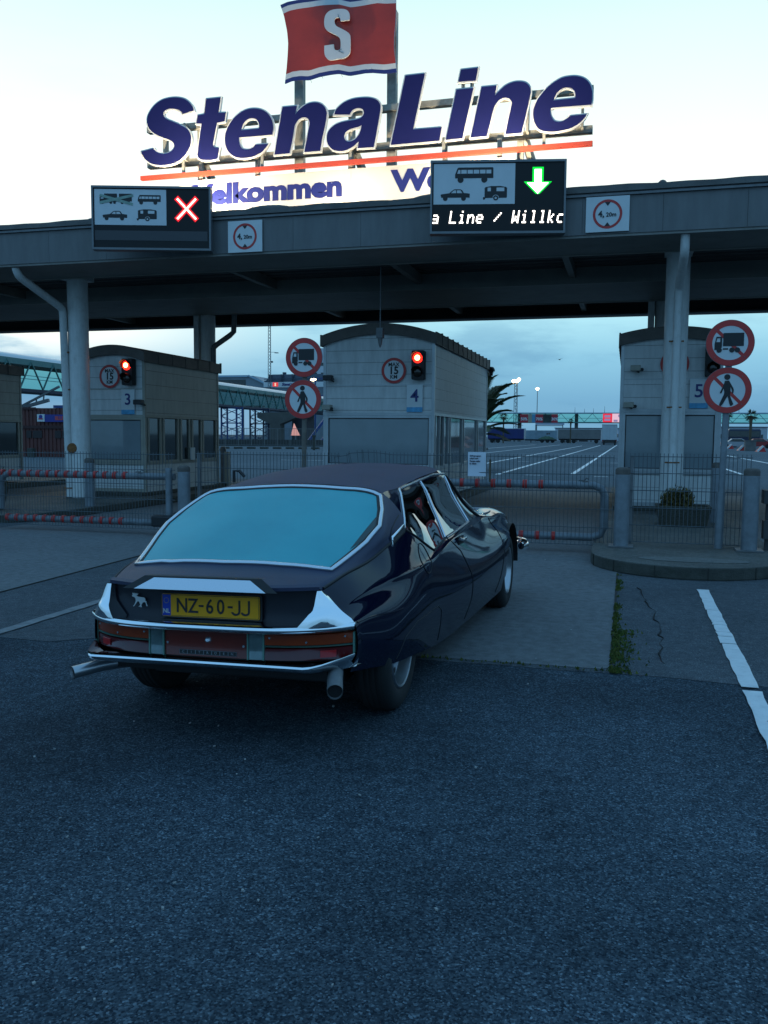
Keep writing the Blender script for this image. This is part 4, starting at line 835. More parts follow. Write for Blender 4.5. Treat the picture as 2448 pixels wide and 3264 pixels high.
# ================================================================== ROUND SIGNS ON POSTS
def round_sign(t, x, y, z, r, kind):
    b = MB(); O = V((x, y, z))
    b.prism(circ(r, 56), O, UX, UZ, .012, 3); b.prism(circ(r * .985, 56), O + V((0, -.003, 0)), UX, UZ, .002, 0)
    b.prism([circ(r * .985, 56), circ(r * .735, 56)], O + V((0, -.0055, 0)), UX, UZ, .002, 1)
    d = math.radians(-45); u = V((math.cos(d), math.sin(d))); n = V((-u.y, u.x)) * r * .07
    sl_ = [tuple(-u * r * .74 - n), tuple(u * r * .74 - n), tuple(u * r * .74 + n), tuple(-u * r * .74 + n)]
    b.prism(sl_, O + V((0, -.0052 if kind == 'truck' else -.0048, 0)), UX, UZ, .0015, 1)
    F_ = O + V((0, -.0075, 0)); k = r / .27
    if kind == 'truck':
        s_ = lambda pts: [(px * k, pz * k) for px, pz in pts]
        b.prism(s_([(-.078, .116), (.15, .116), (.15, -.037), (-.078, -.037)][::-1]), F_, UX, UZ, .002, 2)
        b.prism([s_([(-.172, -.079), (-.172, -.01), (-.152, .074), (-.09, .074), (-.09, -.052), (-.135, -.079)]), s_([(-.155, .012), (-.142, .058), (-.11, .058), (-.11, .012)])], F_, UX, UZ, .002, 2)
        b.prism(s_([(-.078, -.06), (-.02, -.06), (-.02, -.077), (-.078, -.077)]), F_, UX, UZ, .002, 2)
        for cx in (-.119, .022, .082): b.prism(circ(.03 * k, 20, cx * k, -.082 * k), F_ + V((0, -.001, 0)), UX, UZ, .002, 2)
    else:
        s_ = lambda pts: [(px * k * 1.2, pz * k * 1.2) for px, pz in pts]
        b.prism(circ(.034 * k, 22, -.006 * k, .155 * k), F_, UX, UZ, .002, 2)
        b.prism(smooth_loop(s_([(-.025, .092), (.012, .095), (.032, .06), (.058, .01), (.055, -.03), (.043, -.03), (.04, .005), (.028, .03), (.03, -.02), (.03, -.06), (.06, -.135), (.042, -.152), (.027, -.142), (.004, -.055), (-.045, -.145), (-.064, -.15), (-.07, -.135), (-.03, -.035), (-.035, .02), (-.052, -.028), (-.068, -.03), (-.062, -.008), (-.042, .04)]), 55, 4), F_, UX, UZ, .002, 2)
    for sx_, sz_ in ((-.62, .62), (.62, .62), (-.62, -.62), (.62, -.62)): b.cyl(O + V((sx_ * r * .97, -.004, sz_ * r * .97)), O + V((sx_ * r * .97, -.010, sz_ * r * .97)), .006, n=8, mi=3)
    o = b.build('round_sign', [m_sign, m_red, m_ink, m_galvd], t); o['label'] = 'red ringed sign with a crossed out ' + ('lorry' if kind == 'truck' else 'walking figure'); return o
sp_ = thing('sign_post', 'galvanised post with no lorries and no pedestrians signs on the right island', 'sign', (1.09, 11.3, .14), 'posts with two round prohibition signs')
b = MB(); b.cyl((1.085, 11.34, .14), (1.125, 11.34, 2.75), .038, n=20); b.cyl((1.085, 11.34, .14), (1.09, 11.34, .82), .050, n=20); b.build('pole', m_galv, sp_, smooth=50)
round_sign(sp_, 1.12, 11.29, 2.59, .272, 'truck'); round_sign(sp_, 1.11, 11.29, 2.035, .272, 'walk')
s2 = thing('sign_post', 'brownish post with the same two round signs seen between booths 3 and 4', 'sign', (-4.42, 11.75, .14), 'posts with two round prohibition signs')
b = MB(); b.cyl((-4.43, 11.79, .14), (-4.41, 11.79, 2.7), .034, n=18); b.build('pole', M('brown weathered pole', (.14, .12, .10), .7, var=.3, scale=6), s2, smooth=50)
round_sign(s2, -4.405, 11.74, 2.545, .272, 'truck'); round_sign(s2, -4.42, 11.74, 1.965, .272, 'walk')
# ================================================================== PLANTERS AND SHRUBS
m_exposed = M('exposed aggregate', (.06, .057, .045), .95, var=.6, scale=55, bump=1, bscale=90)
m_soil = M('soil', (.03, .022, .015), .95, var=.4, scale=20)
def planter(x, y, w, d, h_, z0, label):
    b = MB(); a = .82
    lo = [(x + sx_ * w / 2 * a, y + sy * d / 2 * a, z0) for sx_, sy in ((-1, -1), (1, -1), (1, 1), (-1, 1))]; hi = [(x + sx_ * w / 2, y + sy * d / 2, z0 + h_) for sx_, sy in ((-1, -1), (1, -1), (1, 1), (-1, 1))]
    ih = [(x + sx_ * (w / 2 - .06), y + sy * (d / 2 - .06), z0 + h_) for sx_, sy in ((-1, -1), (1, -1), (1, 1), (-1, 1))]; il = [(p[0], p[1], z0 + h_ - .06) for p in ih]
    b.add(lo + hi + ih + il, [(3, 2, 1, 0)] + [(i, (i + 1) % 4, 4 + (i + 1) % 4, 4 + i) for i in range(4)] + [(4 + i, 4 + (i + 1) % 4, 8 + (i + 1) % 4, 8 + i) for i in range(4)] + [(8 + i, 8 + (i + 1) % 4, 12 + (i + 1) % 4, 12 + i) for i in range(4)])
    t = thing('planter', label, 'planter', (x, y, z0), 'concrete planters beside the booths'); b.build('trough', m_exposed, t, bevel=.015)
    s = MB(); s.add(il, [(0, 1, 2, 3)]); s.build('soil', m_soil, t)
m_leafA = M('dry conifer sprays', (.16, .11, .03), .9, var=.3, scale=6); m_leafB = M('green conifer sprays', (.045, .05, .018), .9, var=.3, scale=6)
def shrub(x, y, z, rx, ry, rz, label, n=9000, seed=1, green=.35):
    r = random.Random(seed); b = MB()
    lobes = [(r.uniform(-.5, .5), r.uniform(-.4, .4), r.uniform(.0, .6), r.uniform(.4, .62)) for _ in range(14)] + [(0, 0, .3, .9)]
    for i in range(n):
        lx_, ly_, lz_, lr = r.choice(lobes); th, ph = r.uniform(0, 6.283), math.acos(r.uniform(-.6, 1)); rr_ = lr * r.uniform(.6, 1.05)
        p = V((x + rx * (lx_ + rr_ * math.sin(ph) * math.cos(th)), y + ry * (ly_ + rr_ * math.sin(ph) * math.sin(th)), max(z + .01, z + rz * (lz_ * .8 + rr_ * math.cos(ph)))))
        d = (V((r.uniform(-1, 1), r.uniform(-1, 1), r.uniform(-.2, 1.4)))).normalized(); u, w, _ = frame(d); s_ = r.uniform(.018, .042)
        b.add([p - u * s_ * .28, p + u * s_ * .28, p + d * s_ * 1.3 + w * s_ * .3], [(0, 1, 2)], 1 if r.random() < green else 0)
    t = thing('shrub', label, 'shrub', (x, y, z)); b.build('foliage', [m_leafA, m_leafB], t)
    s = MB(); s.cyl((x, y, z - .05), (x, y, z + rz * .5), .03, .01, 8)
    for i in range(9): a = i * .7; s.tube([(x, y, z), (x + rx * .5 * math.cos(a), y + ry * .5 * math.sin(a), z + rz * .5)], [.012, .004], 5)
    s.build('stem', m_trunk, t)
planter(.82, 14.1, .80, .62, .31, .142, 'low exposed aggregate planter on the island in front of booth 5'); shrub(.74, 14.1, .42, .25, .22, .27, 'dry brownish conifer shrub in the planter before booth 5', seed=4)
planter(-10.75, 12.7, .85, .7, .42, .142, 'dark concrete planter at the left edge of the photo'); shrub(-10.45, 12.7, .54, .36, .32, .36, 'dark rounded shrub in the planter at the left edge', seed=9, green=.6)

# ================================================================== PALMS
m_frond = M('palm leaflets', (.065, .08, .035), .7, var=.3, scale=4); m_frond2 = M('dry palm leaflets', (.08, .06, .03), .85, var=.3, scale=4)
def frond(b, base, ctrl, tip, r, leaf=.62, wid=.042, mi=0, n=84):
    base, ctrl, tip = V(base), V(ctrl), V(tip); d = (tip - base).normalized(); side = d.cross(UZ).normalized(); pts = []
    for i in range(n + 1):
        t = i / n; pts.append(base * (1 - t) ** 2 + ctrl * 2 * t * (1 - t) + tip * t * t)
    b.tube(pts, [.045 * (1 - .85 * i / n) + .006 for i in range(n + 1)], 5, mi, caps=False)
    for i in range(5, n + 1):
        t = i / n; p = pts[i]; f = (pts[min(i + 1, n)] - pts[i - 1]).normalized(); up = side.cross(f).normalized(); l = leaf * (math.sin(math.pi * min(1, t * .92 + .06)) ** .6) * r.uniform(.85, 1.1)
        for s_ in (1, -1):
            q = (side * s_ * .75 + f * .75 + up * .25 + V((0, 0, -.15))).normalized(); k = f.cross(q).normalized() if False else f
            b.add([p - f * wid * .5, p + f * wid * .5, p + q * l * .6 + f * wid * .3 + V((0, 0, .0)), p + q * l + V((0, 0, -.10 * l)), p + q * l * .6 - f * wid * .4], [(0, 1, 2, 3, 4)], mi)
pt = thing('palm_tree', 'large palm with arching fronds showing beside the back corner of booth 4', 'palm', (-6.75, 38, 0)); r = random.Random(8)
b = MB(); bx, by, bz = -6.3, 38, 1.5
for k, (tx, tz) in enumerate(((-4.65, 3.68), (-4.34, 3.18), (-4.45, 1.95), (-4.95, 2.55), (-5.75, 4.1), (-6.1, 4.45), (-4.9, 1.3), (-5.3, 3.3))):
    ty = by + (-.5, -.1, .3, .6, -.3, .4, -.4, .9)[k]; mx_, mz_ = bx + (tx - bx) * .35, bz + (tz - bz) * .78 + .35
    frond(b, (bx, by, bz), (mx_, (by + ty) / 2, mz_), (tx, ty, tz), r, mi=1 if tz < 1.5 else 0)
for az, el, L_ in ((40, 60, 2.8), (70, 40, 2.6), (110, 55, 2.8), (150, 40, 2.6), (190, 60, 2.8), (230, 45, 2.6), (270, 60, 2.7), (310, 45, 2.5), (90, 75, 2.9), (210, 78, 2.9), (320, 72, 2.9), (170, 15, 2.2), (60, 10, 2.2), (290, 12, 2.2)):
    a, e = math.radians(az), math.radians(el); t_ = V((math.cos(a) * math.cos(e), math.sin(a) * math.cos(e), math.sin(e))) * L_; o_ = V((bx, by, bz)); frond(b, o_, o_ + V((t_.x * .35, t_.y * .35, t_.z * .8 + .3)), o_ + t_ - V((0, 0, .3)), r)
b.build('crown', [m_frond, m_frond2], pt)
b = MB(); b.lathe([(.35, 0), (.30, .5), (.33, 1.0), (.38, 1.3), (.15, 1.5)], (bx, by, 0), (0, 0, 1), 14); b.build('trunk', m_trunk, pt)
def fan_palm(x, y, h_, cr, label, top=True, seed=1, group='small palms in the car park'):
    t = thing('palm_tree', label, 'palm', (x, y, 0), group); r = random.Random(seed)
    b = MB(); b.lathe([(.17, 0), (.14, h_ * .3), (.16, h_ * .75), (.24, h_ - .1), (.12, h_)], (x, y, 0), (0, 0, 1), 10); b.build('trunk', m_trunk, t)
    if top:
        b = MB()
        for i in range(70):
            a, e = r.uniform(0, 6.28), math.radians(r.uniform(-50, 80)); d = V((math.cos(a) * math.cos(e), math.sin(a) * math.cos(e), math.sin(e))); u, w, _ = frame(d); l = cr * r.uniform(.75, 1.1)
            for k in range(-4, 5):
                q = (d + u * k * .13).normalized(); b.add([V((x, y, h_)) + d * cr * .35 - w * .02, V((x, y, h_)) + d * cr * .35 + w * .02, V((x, y, h_)) + q * l - V((0, 0, .12 * l))], [(0, 1, 2)], i % 3 == 0)
        b.build('crown', [m_frond, m_frond2], t)
fan_palm(13.5, 110, 4.1, .85, 'small fan palm standing in a square tub at the far right', seed=2)
fan_palm(-25.9, 190, 5.6, 1.2, 'bare topped palm trunk in front of the blue trailer', seed=3); fan_palm(-12.75, 205, 5.0, .75, 'thin palm trunk in front of the grey trailer', seed=4); fan_palm(16.6, 165, 5.6, .9, 'palm trunk seen between the signpost and the small fan palm', seed=6)
b = MB(); b.box(12.95, 14.1, 109.4, 110.6, .01, 1.16); b.box(12.9, 14.15, 109.35, 110.65, 1.16, 1.24)
tag(b.build('tree_tub', M('concrete tub', (.13, .125, .12), .9, var=.2, scale=2)), 'square concrete tub holding the small fan palm', 'planter')
for (x, y), lab in (((13.4, 129), 'red and white wedge barrier farthest from the palm tub'), ((12.95, 112), 'red and white wedge barrier just left of the palm tub'), ((14.0, 104), 'red and white wedge barrier right in front of the palm tub')):
    t = thing('wedge_barrier', lab, 'barrier', (x, y, 0), 'red and white wedge barriers in the car park'); b = MB()
    b.add([(x - .45, y, .01), (x + .45, y, .01), (x + .15, y, .62), (x + .45, y + 2, .01), (x - .45, y + 2, .01), (x + .15, y + 2, .62)], [(0, 1, 2), (3, 4, 5), (0, 2, 5, 4), (1, 3, 5, 2)]); b.build('body', m_redband, t)
    b = MB(); b.bar((x - .44, y - .02, .05), (x + .14, y - .02, .66), .14, .2); b.build('white_edge', m_sign, t)

# ================================================================== CAR PARK: LORRIES, BUS, CARS
m_tyre = M('tyre rubber', (.012, .012, .012), .85)
def wheel_far(t, x, y, r, axis='y', w=.3):
    b = MB(); d = V((0, w, 0)) if axis == 'y' else V((w, 0, 0)); b.cyl((x, y, r), V((x, y, r)) + d, r, n=14); b.cyl(V((x, y, r)) - d * .05, V((x, y, r)), r * .5, n=10); b.build('wheel', m_tyre, t)
def trailer(x0, x1, y, z0, z1, mat, label, axles, extra=None, ends=True):
    t = thing('semi_trailer', label, 'trailer', ((x0 + x1) / 2, y + 1.25, 0), 'lorry trailers parked across the car park')
    b = MB(); b.box(x0, x1, y, y + 2.5, z0, z1); b.build('body', mat, t, bevel=.06)
    b = MB(); b.box(x0 + .05, x1 - .05, y - .03, y + .02, z1 - .12, z1 - .02); b.box(x0 - .03, x0 + .12, y - .02, y + 2.52, z0, z1); b.box(x1 - .12, x1 + .03, y - .02, y + 2.52, z0, z1); b.build('edge_rail', m_alu, t)
    b = MB(); b.box(x0 + .2, x1 - .2, y + .6, y + 1.9, z0 - .3, z0); b.box(x0 + 1.6, x0 + 1.8, y + .3, y + .5, .02, z0); b.box(x1 - 2.4, x1 - 2.2, y + .3, y + .5, .3, z0); b.box(x1 - 5, x1 - 3, y + .1, y + .2, .4, .9); b.build('chassis', m_dark, t)
    for a in axles: wheel_far(t, a, y + .05, .48)
    return t
m_tarp = M('dark blue tarpaulin', (.008, .018, .12), .5, var=.2, scale=.8)
trailer(-30.6, -22.3, 198, .95, 3.25, m_tarp, 'dark blue tarpaulin trailer behind the palm fronds', (-29.5, -28.2))
pl_ = trailer(-24.6, -16.6, 217, .8, 3.0, M('pale printed trailer side', (.20, .27, .31), .5, var=.25, scale=.5), 'pale printed trailer between the blue and grey trailers', (-20.2, -18.9, -17.7))
b = MB(); b.prism([(-2.2 + 4.4 * i / 16, .75 * math.sin(math.pi * i / 16) * (1 + .15 * math.sin(i * 2.1))) for i in range(17)], (-19.1, 216.985, .85), UX, UZ, .01, 0); b.prism(circ(.2, 12, -19.3 + 19.1 + .3, 1.25), (-19.1, 216.985, .9), UX, UZ, .01, 1); b.prism(circ(.2, 12, .55, 1.3), (-19.1, 216.985, .9), UX, UZ, .01, 1)
b.build('side_print', [M('green print', (.10, .16, .10), .6, var=.3, scale=2), M('brown print', (.06, .045, .04), .6)], pl_)
trailer(-16.0, -6.1, 210, 1.0, 3.3, M('grey tarpaulin', (.15, .145, .14), .7, var=.2, scale=.6), 'grey tarpaulin trailer behind a thin palm trunk', (-14.9, -13.6, -12.3, -7.2))
wt = thing('box_truck', 'white box truck seen from behind near the advertising screen', 'lorry', (-3.65, 178, 0))
b = MB(); b.box(-4.95, -2.2, 174, 182, .95, 3.85); b.build('body', M('white truck box', (.42, .46, .48), .4, var=.08, scale=1), wt, bevel=.05)
b = MB()
for x in (-4.9, -4.0, -3.55, -2.7, -2.25): b.box(x - .025, x + .025, 173.95, 174, 1.0, 3.8)
b.box(-5.0, -2.15, 173.94, 174.0, 3.78, 3.9); b.build('door_bar', m_alu, wt)
b = MB(); b.box(-4.9, -2.25, 173.9, 182, .6, .95); b.box(-4.95, -2.2, 173.8, 173.95, .28, .5); b.build('chassis', m_dark, wt)
b = MB(); b.box(-4.8, -2.35, 182.2, 184.2, .5, 2.9); b.build('cab', M('yellow cab', (.3, .22, .03), .5), wt)
for x in (-4.75, -2.7): wheel_far(wt, x, 176, .48, 'x', .3)
for x in (-4.85, -2.4): b = MB(); b.box(x, x + .15, 173.85, 173.9, .68, .85); b.build('tail_lamp', M('red tail lamp', (.3, .01, .01), .4), wt)
lampo = MB(); lampo.box(-5.65, -5.42, 209.8, 209.95, .95, 1.2)
tag(lampo.build('marker_lamp', M('lit orange lamp', (.5, .1, .02), .4, emit=(1, .22, .06), es=6)), 'small glowing orange lamp at the end of the grey trailer', 'lamp')
bs = thing('coach', 'dark blue coach parked at the far right behind the palm', 'coach', (17.5, 151, 0))
b = MB(); b.box(15.2, 20.0, 150, 152.5, .5, 2.95); b.build('body', M('dark coach paint', (.012, .02, .05), .3), bs, bevel=.25); b = MB(); b.box(15.3, 19.8, 149.96, 150.01, 1.7, 2.6); b.build('window', m_darkglass, bs)
for x in (16.2, 19.0): wheel_far(bs, x, 150.0, .45)
def small_car(x, y, mat, label, glow=None):
    t = thing('parked_car', label, 'car', (x, y, 0), 'cars at the far right of the car park'); b = MB()
    pr = [(-2.1, .3), (-2.1, .75), (-1.9, .9), (-1.1, .98), (-.6, 1.4), (.7, 1.42), (1.4, .98), (2.0, .85), (2.1, .3)]
    b.prism(pr[::-1], (x, y, 0), UX, UZ, 1.7); b.build('body', mat, t, bevel=.08)
    b = MB(); b.prism([(-.95, .98), (-.55, 1.34), (.65, 1.36), (1.2, .98)][::-1], (x, y - .01, 0), UX, UZ, .02); b.build('window', m_darkglass, t)
    for a in (-1.3, 1.3): wheel_far(t, x + a, y - .02, .32, w=.2)
    for a in (-2.1, 2.05): b = MB(); b.box(x + a - .02, x + a + .06, y + .1, y + .4, .65, .8); b.build('headlight' if a > 0 else 'tail_light', m_redband if a < 0 else m_sign, t)
small_car(14.9, 136, M('silver car paint', (.30, .30, .32), .3), 'silver car parked left of the tub'); small_car(18.3, 140, M('red car paint', (.25, .02, .02), .3), 'red car parked in front of the coach')

# ================================================================== FAR FOOTBRIDGE
m_teal = glassM('teal bridge glass', (.74, .97, .89), .35, .1); m_teald = M('teal steel', (.05, .16, .15), .5, var=.1); m_tealroof = M('pale bridge roof', (.30, .42, .50), .4)
fb = thing('glazed_footbridge', 'long teal glazed footbridge with advertising crossing behind the lorries', 'footbridge', (0, 262, 0))
b = MB()
for yy in (260, 264): b.add([(-75, yy, 5.75), (75, yy, 5.75), (75, yy, 8.15), (-75, yy, 8.15)], [(0, 1, 2, 3)])
b.build('glazing', m_teal, fb)
b = MB(); b.box(-75, 75, 259.7, 264.3, 8.15, 8.42); b.build('roof', m_tealroof, fb)
b = MB(); b.box(-75, 75, 259.8, 264.2, 5.45, 5.75); b.box(-75, 75, 259.85, 259.97, 6.75, 6.85); b.build('deck', m_teald, fb)
b = MB(); x = -74
while x < 74: b.bar((x, 259.9, 5.75), (x + 2.2, 259.9, 8.15), .16, .12); b.bar((x + 2.2, 259.9, 8.15), (x + 4.4, 259.9, 5.75), .16, .12); x += 4.4
b.build('truss', m_teald, fb)
for x in (-31, -14.7, 20.5, 45, -55):
    b = MB(); b.box(x - .45, x + .45, 261, 263, 0, 8.2); b.build('pier', M('bridge pier', (.10, .10, .10), .8), fb)
m_adred = M('red advert', (.42, .02, .03), .5, var=.2, scale=.8)
ad = thing('banner', 'red and dark advertising banner on the footbridge left of the thin palm', 'banner', (-25, 259.7, 5.6))
b = MB()
for x0, x1, mi in ((-30.6, -28.3, 0), (-28.3, -27.2, 1), (-27.2, -26.2, 2), (-26.2, -24.0, 0), (-24.0, -21.6, 3), (-21.6, -19.8, 0)): b.box(x0, x1 - .01, 259.55, 259.65, 5.5, 7.95, mi)
b.build('panel', [m_adred, M('beige advert', (.3, .27, .2), .6), M('light blue advert', (.08, .25, .38), .6), M('dark advert', (.02, .035, .03), .6, var=.8, scale=.9)], ad)
b = MB()
for x in (-29.45, -25.1, -20.7): b.text('%d%%' % {-29: 50, -25: 70, -20: 30}[int(x)], 1.15, (x, 259.54, 6.5), UX, UZ, .02, .03)
b.build('lettering', m_sign, ad)
scn = thing('advert_screen', 'glowing red and pink advertising screen on the footbridge beside booth 5', 'screen', (-4.6, 259.6, 5.7))
b = MB(); b.box(-7.25, -4.7, 259.5, 259.65, 5.7, 8.1, 0)
b.box(-4.69, -2.0, 259.5, 259.65, 5.7, 8.1, 1); b.build('screen', [M('lit red screen', (.1, 0, 0), .4, emit=(1.0, .03, .07), es=.8), M('lit pink screen', (.1, .05, .05), .4, emit=(.85, .55, .68), es=.9)], scn)
b = MB(); b.box(-6.8, -5.2, 259.46, 259.5, 7.0, 7.7); b.box(-6.8, -5.2, 259.46, 259.5, 6.1, 6.7); b.prism(circ(.5, 16), (-2.6, 259.48, 7.5), UX, UZ, .01); b.box(-4.3, -3.2, 259.45, 259.49, 5.8, 6.4); b.build('picture', M('screen picture', (.12, .12, .3), .5, emit=(.5, .35, .5), es=.5), scn)
gs = thing('portal_sign', 'pale portal sign on two legs behind the pale trailer', 'sign', (-21.8, 240, 0))
b = MB(); b.box(-24.2, -16.6, 240, 240.2, 4.6, 5.15); b.build('sign_board', M('grey sign board', (.32, .35, .42), .5), gs); b = MB()
for x in (-24.1, -17.0): b.box(x - .12, x + .12, 240.05, 240.25, 0, 4.6)
b.box(-24.1, -17, 240.05, 240.2, 4.3, 4.5); b.build('leg', m_galvd, gs)
m_lit = M('lit lamp head', (.6, .5, .3), .4, emit=(1, .78, .42), es=9)
def lattice(b, x, y, z0, z1, w0, w1, seg, r):
    C = [(-1, -1), (1, -1), (0, 1)]
    for cx, cy in C: b.tube([(x + cx * w0, y + cy * w0, z0), (x + cx * w1, y + cy * w1, z1)], r, 5)
    for i in range(seg):
        t0, t1 = i / seg, (i + 1) / seg; wa, wb_ = w0 + (w1 - w0) * t0, w0 + (w1 - w0) * t1; za, zb = z0 + (z1 - z0) * t0, z0 + (z1 - z0) * t1
        for k in range(3):
            p, q = C[k], C[(k + 1) % 3]
            if i % 2: p, q = q, p
            b.tube([(x + p[0] * wa, y + p[1] * wa, za), (x + q[0] * wb_, y + q[1] * wb_, zb)], r * .6, 4)
lm = thing('light_mast', 'lattice light mast with two glowing floodlights above the palm', 'light mast', (-37.5, 300, 0)); s_ = 300 / 260
b = MB(); lattice(b, -36.9, 300, 0, 20.0, .62, .5, 18, .09); b.build('mast', m_galvd, lm)
for x in (-37.7, -36.0, -36.6): b = MB(); b.lathe([(.0, .3), (.55, .2), (.62, 0), (.2, -.25), (0, -.3)], (x, 299.4, 20.4 if x > -36.5 else 19.9), (.2, -.5, -.3), 12); b.build('lamp', m_lit, lm)
ls = thing('street_lamp', 'slim lamp post with one glowing head above the footbridge', 'street lamp', (-29.7, 300, 0))
b = MB(); b.cyl((-29.8, 300, 0), (-29.8, 300, 17), .16, .1, 8); b.build('pole', m_galvd, ls); b = MB(); b.lathe([(0, .5), (.5, .3), (.55, 0), (.3, -.35), (0, -.45)], (-29.8, 299.8, 17.3), (0, -.2, 1), 12); b.build('lamp', m_lit, ls)
for i, (x, z) in enumerate(((-15.2, 10.0), (-10, 9.7), (-6.9, 10.3), (25.5, 11.2), (29, 11.1), (-12.5, 9.6))):
    b = MB(); b.cyl((x, 262, 8.42), (x, 262, z), .07, .03, 6); tag(b.build('antenna', m_dark), 'thin dark antenna on the roof of the far footbridge', 'antenna', 'antennas on the footbridge roof')
sm = thing('street_lamp', 'lit yellow lamp under the footbridge at the far right', 'street lamp', (18.9, 200, 0)); b = MB(); b.cyl((18.2, 200, 0), (18.2, 200, 4.6), .07, n=8); b.build('pole', m_galvd, sm); b = MB(); b.lathe([(0, .25), (.28, .1), (.28, -.1), (0, -.25)], (18.2, 199.8, 4.75), (0, 0, 1), 10); b.build('lamp', m_lit, sm)
# far terminal town at the right: pale low buildings behind the coach
for x0, x1, y, z, col, lab in ((14, 24, 330, 4.6, (.34, .25, .22), 'low pinkish building under the footbridge at the far right'), (24, 46, 330, 5.2, (.40, .42, .45), 'long pale building at the far right edge'), (-30, -2, 380, 5.0, (.42, .45, .52), 'long pale shed behind the trailers')):
    t = thing('low_building', lab, 'building', ((x0 + x1) / 2, y, 0)); b = MB(); b.box(x0, x1, y, y + 12, 0, z); b.build('wall', M('far wall', col, .7, var=.15, scale=.4), t)
    b = MB(); b.box(x0 - .3, x1 + .3, y - .3, y + 12.3, z, z + .3); b.build('roof', M('far roof', (.12, .12, .14), .7), t); b = MB()
    x = x0 + 1
    while x < x1 - 2: b = MB(); b.box(x, x + 1.4, y - .04, y, 1.4, 2.8); b.build('window', m_darkglass, t); x += 2.6
# gull in the sky
b = MB(); c = V((-11.5, 150, 14.2)); b.add([c, c + V((-.7, 0, .15)), c + V((-.3, .3, .1)), c + V((.7, 0, .25)), c + V((.3, .3, .1)), c + V((.1, .5, -.1)), c + V((-.1, -.4, -.05))], [(0, 1, 2), (0, 4, 3), (0, 5, 6), (0, 2, 5), (0, 5, 4)])
tag(b.build('gull', M('gull', (.05, .05, .055), .8)), 'small dark gull flying over the car park', 'bird')

# ================================================================== LEFT: COVERED WALKWAY, TRESTLES, QUAY
wk = thing('covered_walkway', 'raised teal covered walkway with pale rounded roof running along the left', 'walkway', (-73, 150, 0))
A, Bp = V((-71.6, 60, 0)), V((-74.6, 240, 0)); dv = (Bp - A).normalized(); Lw = (Bp - A).length; sd = V((dv.y, -dv.x, 0))   # sd points to the viewer's side
pt_ = lambda s_, off, z: A + dv * s_ + sd * off + V((0, 0, z))
b = MB(); b.grid([[pt_(s_, -2.1 + 2.1 * (1 - math.cos(math.pi * k / 10)), 10.25 + .75 * math.sin(math.pi * k / 10)) for k in range(11)] for s_ in (0, Lw * .5, Lw)]); b.build('roof', M('pale metal roof', (.48, .52, .55), .35, .2), wk, smooth=60)
b = MB()
for off in (2.0, -2.0): b.add([pt_(0, off, 6.7), pt_(Lw, off, 6.95), pt_(Lw, off, 10.2), pt_(0, off, 10.2)], [(0, 1, 2, 3)])
b.build('glazing', m_teal, wk)
b = MB(); b.bar(pt_(0, 0, 6.5), pt_(Lw, 0, 6.8), 4.3, .38); b.build('deck', M('dark deck', (.025, .03, .05), .7), wk)
b = MB(); b.bar(pt_(0, 2.06, 9.9), pt_(Lw, 2.06, 9.9), .08, .7); b.bar(pt_(0, -2.06, 9.9), pt_(Lw, -2.06, 9.9), .08, .7); b.bar(pt_(0, 2.05, 7.9), pt_(Lw, 2.05, 8.0), .07); b.bar(pt_(0, 2.05, 8.3), pt_(Lw, 2.05, 8.4), .07)
s_ = 0
while s_ < Lw - 4.4: b.bar(pt_(s_, 2.08, 6.7), pt_(s_ + 2.2, 2.08, 10), .17, .12); b.bar(pt_(s_ + 2.2, 2.08, 10), pt_(s_ + 4.4, 2.08, 6.75), .17, .12); s_ += 4.4
b.build('truss', m_teald, wk)
m_bluesteel = M('blue trestle paint', (.012, .045, .17), .5, var=.25, scale=2); m_darkblue = M('dark blue trestle paint', (.010, .016, .05), .5)
def trestle(x0, x1, y, z1, mat, label):
    t = thing('steel_trestle', label, 'trestle', ((x0 + x1) / 2, y, 0), 'lattice trestles carrying the walkway'); b = MB(); b2 = MB()
    for yy in (y,):
        for x in (x0, x0 + (x1 - x0) * .28, x0 + (x1 - x0) * .72, x1): b.box(x - .14, x + .14, yy, yy + .2, 0, z1)
        n = 4
        for i in range(n):
            za, zb = z1 * i / n, z1 * (i + 1) / n; b2.bar((x0, yy + .1, za), (x1, yy + .1, zb), .11); b2.bar((x1, yy + .1, za), (x0, yy + .1, zb), .11)
            for xa, xb in ((x0, x0 + (x1 - x0) * .28), (x0 + (x1 - x0) * .72, x1)): b2.bar((xa, yy + .08, za), (xb, yy + .08, (za + zb) / 2), .09); b2.bar((xb, yy + .08, (za + zb) / 2), (xa, yy + .08, zb), .09)
        for z in (z1 * .55, z1 - .15): b.box(x0, x1, yy + .02, yy + .18, z - .1, z + .1)
    b.v, b.f, b.m = b.v + b2.v, b.f + [tuple(i + len(b.v) for i in f) for f in b2.f], b.m + b2.m; b.build('lattice', mat, t)
trestle(-72.5, -68.3, 150, 6.4, m_bluesteel, 'bright blue lattice trestle under the walkway beside booth 3'); trestle(-69.0, -65.2, 155, 6.3, m_darkblue, 'dark blue lattice trestle just right of the bright blue one')
pr_ = thing('bridge_pier', 'hammerhead concrete pier under the walkway', 'pier', (-63, 155, 0)); b = MB()
b.prism([(-3.6, 5.5), (-3.6, 4.6), (-1.0, 3.4), (-1.0, 0), (1.0, 0), (1.0, 3.4), (4.0, 4.6), (4.0, 5.7)], (-63.5, 154, 0), UX, UZ, 2.2); b.build('pier', M('pier concrete', (.10, .095, .085), .9, var=.2, scale=.7), pr_)
b = MB(); b.box(-61.3, -58.3, 157, 161, 0, 5.4); b.box(-61.6, -55, 156.7, 161.2, 5.4, 5.9); tag(b.build('abutment', M('dark abutment', (.035, .037, .045), .9, var=.3, scale=.6)), 'dark abutment block right of the hammerhead pier', 'abutment')
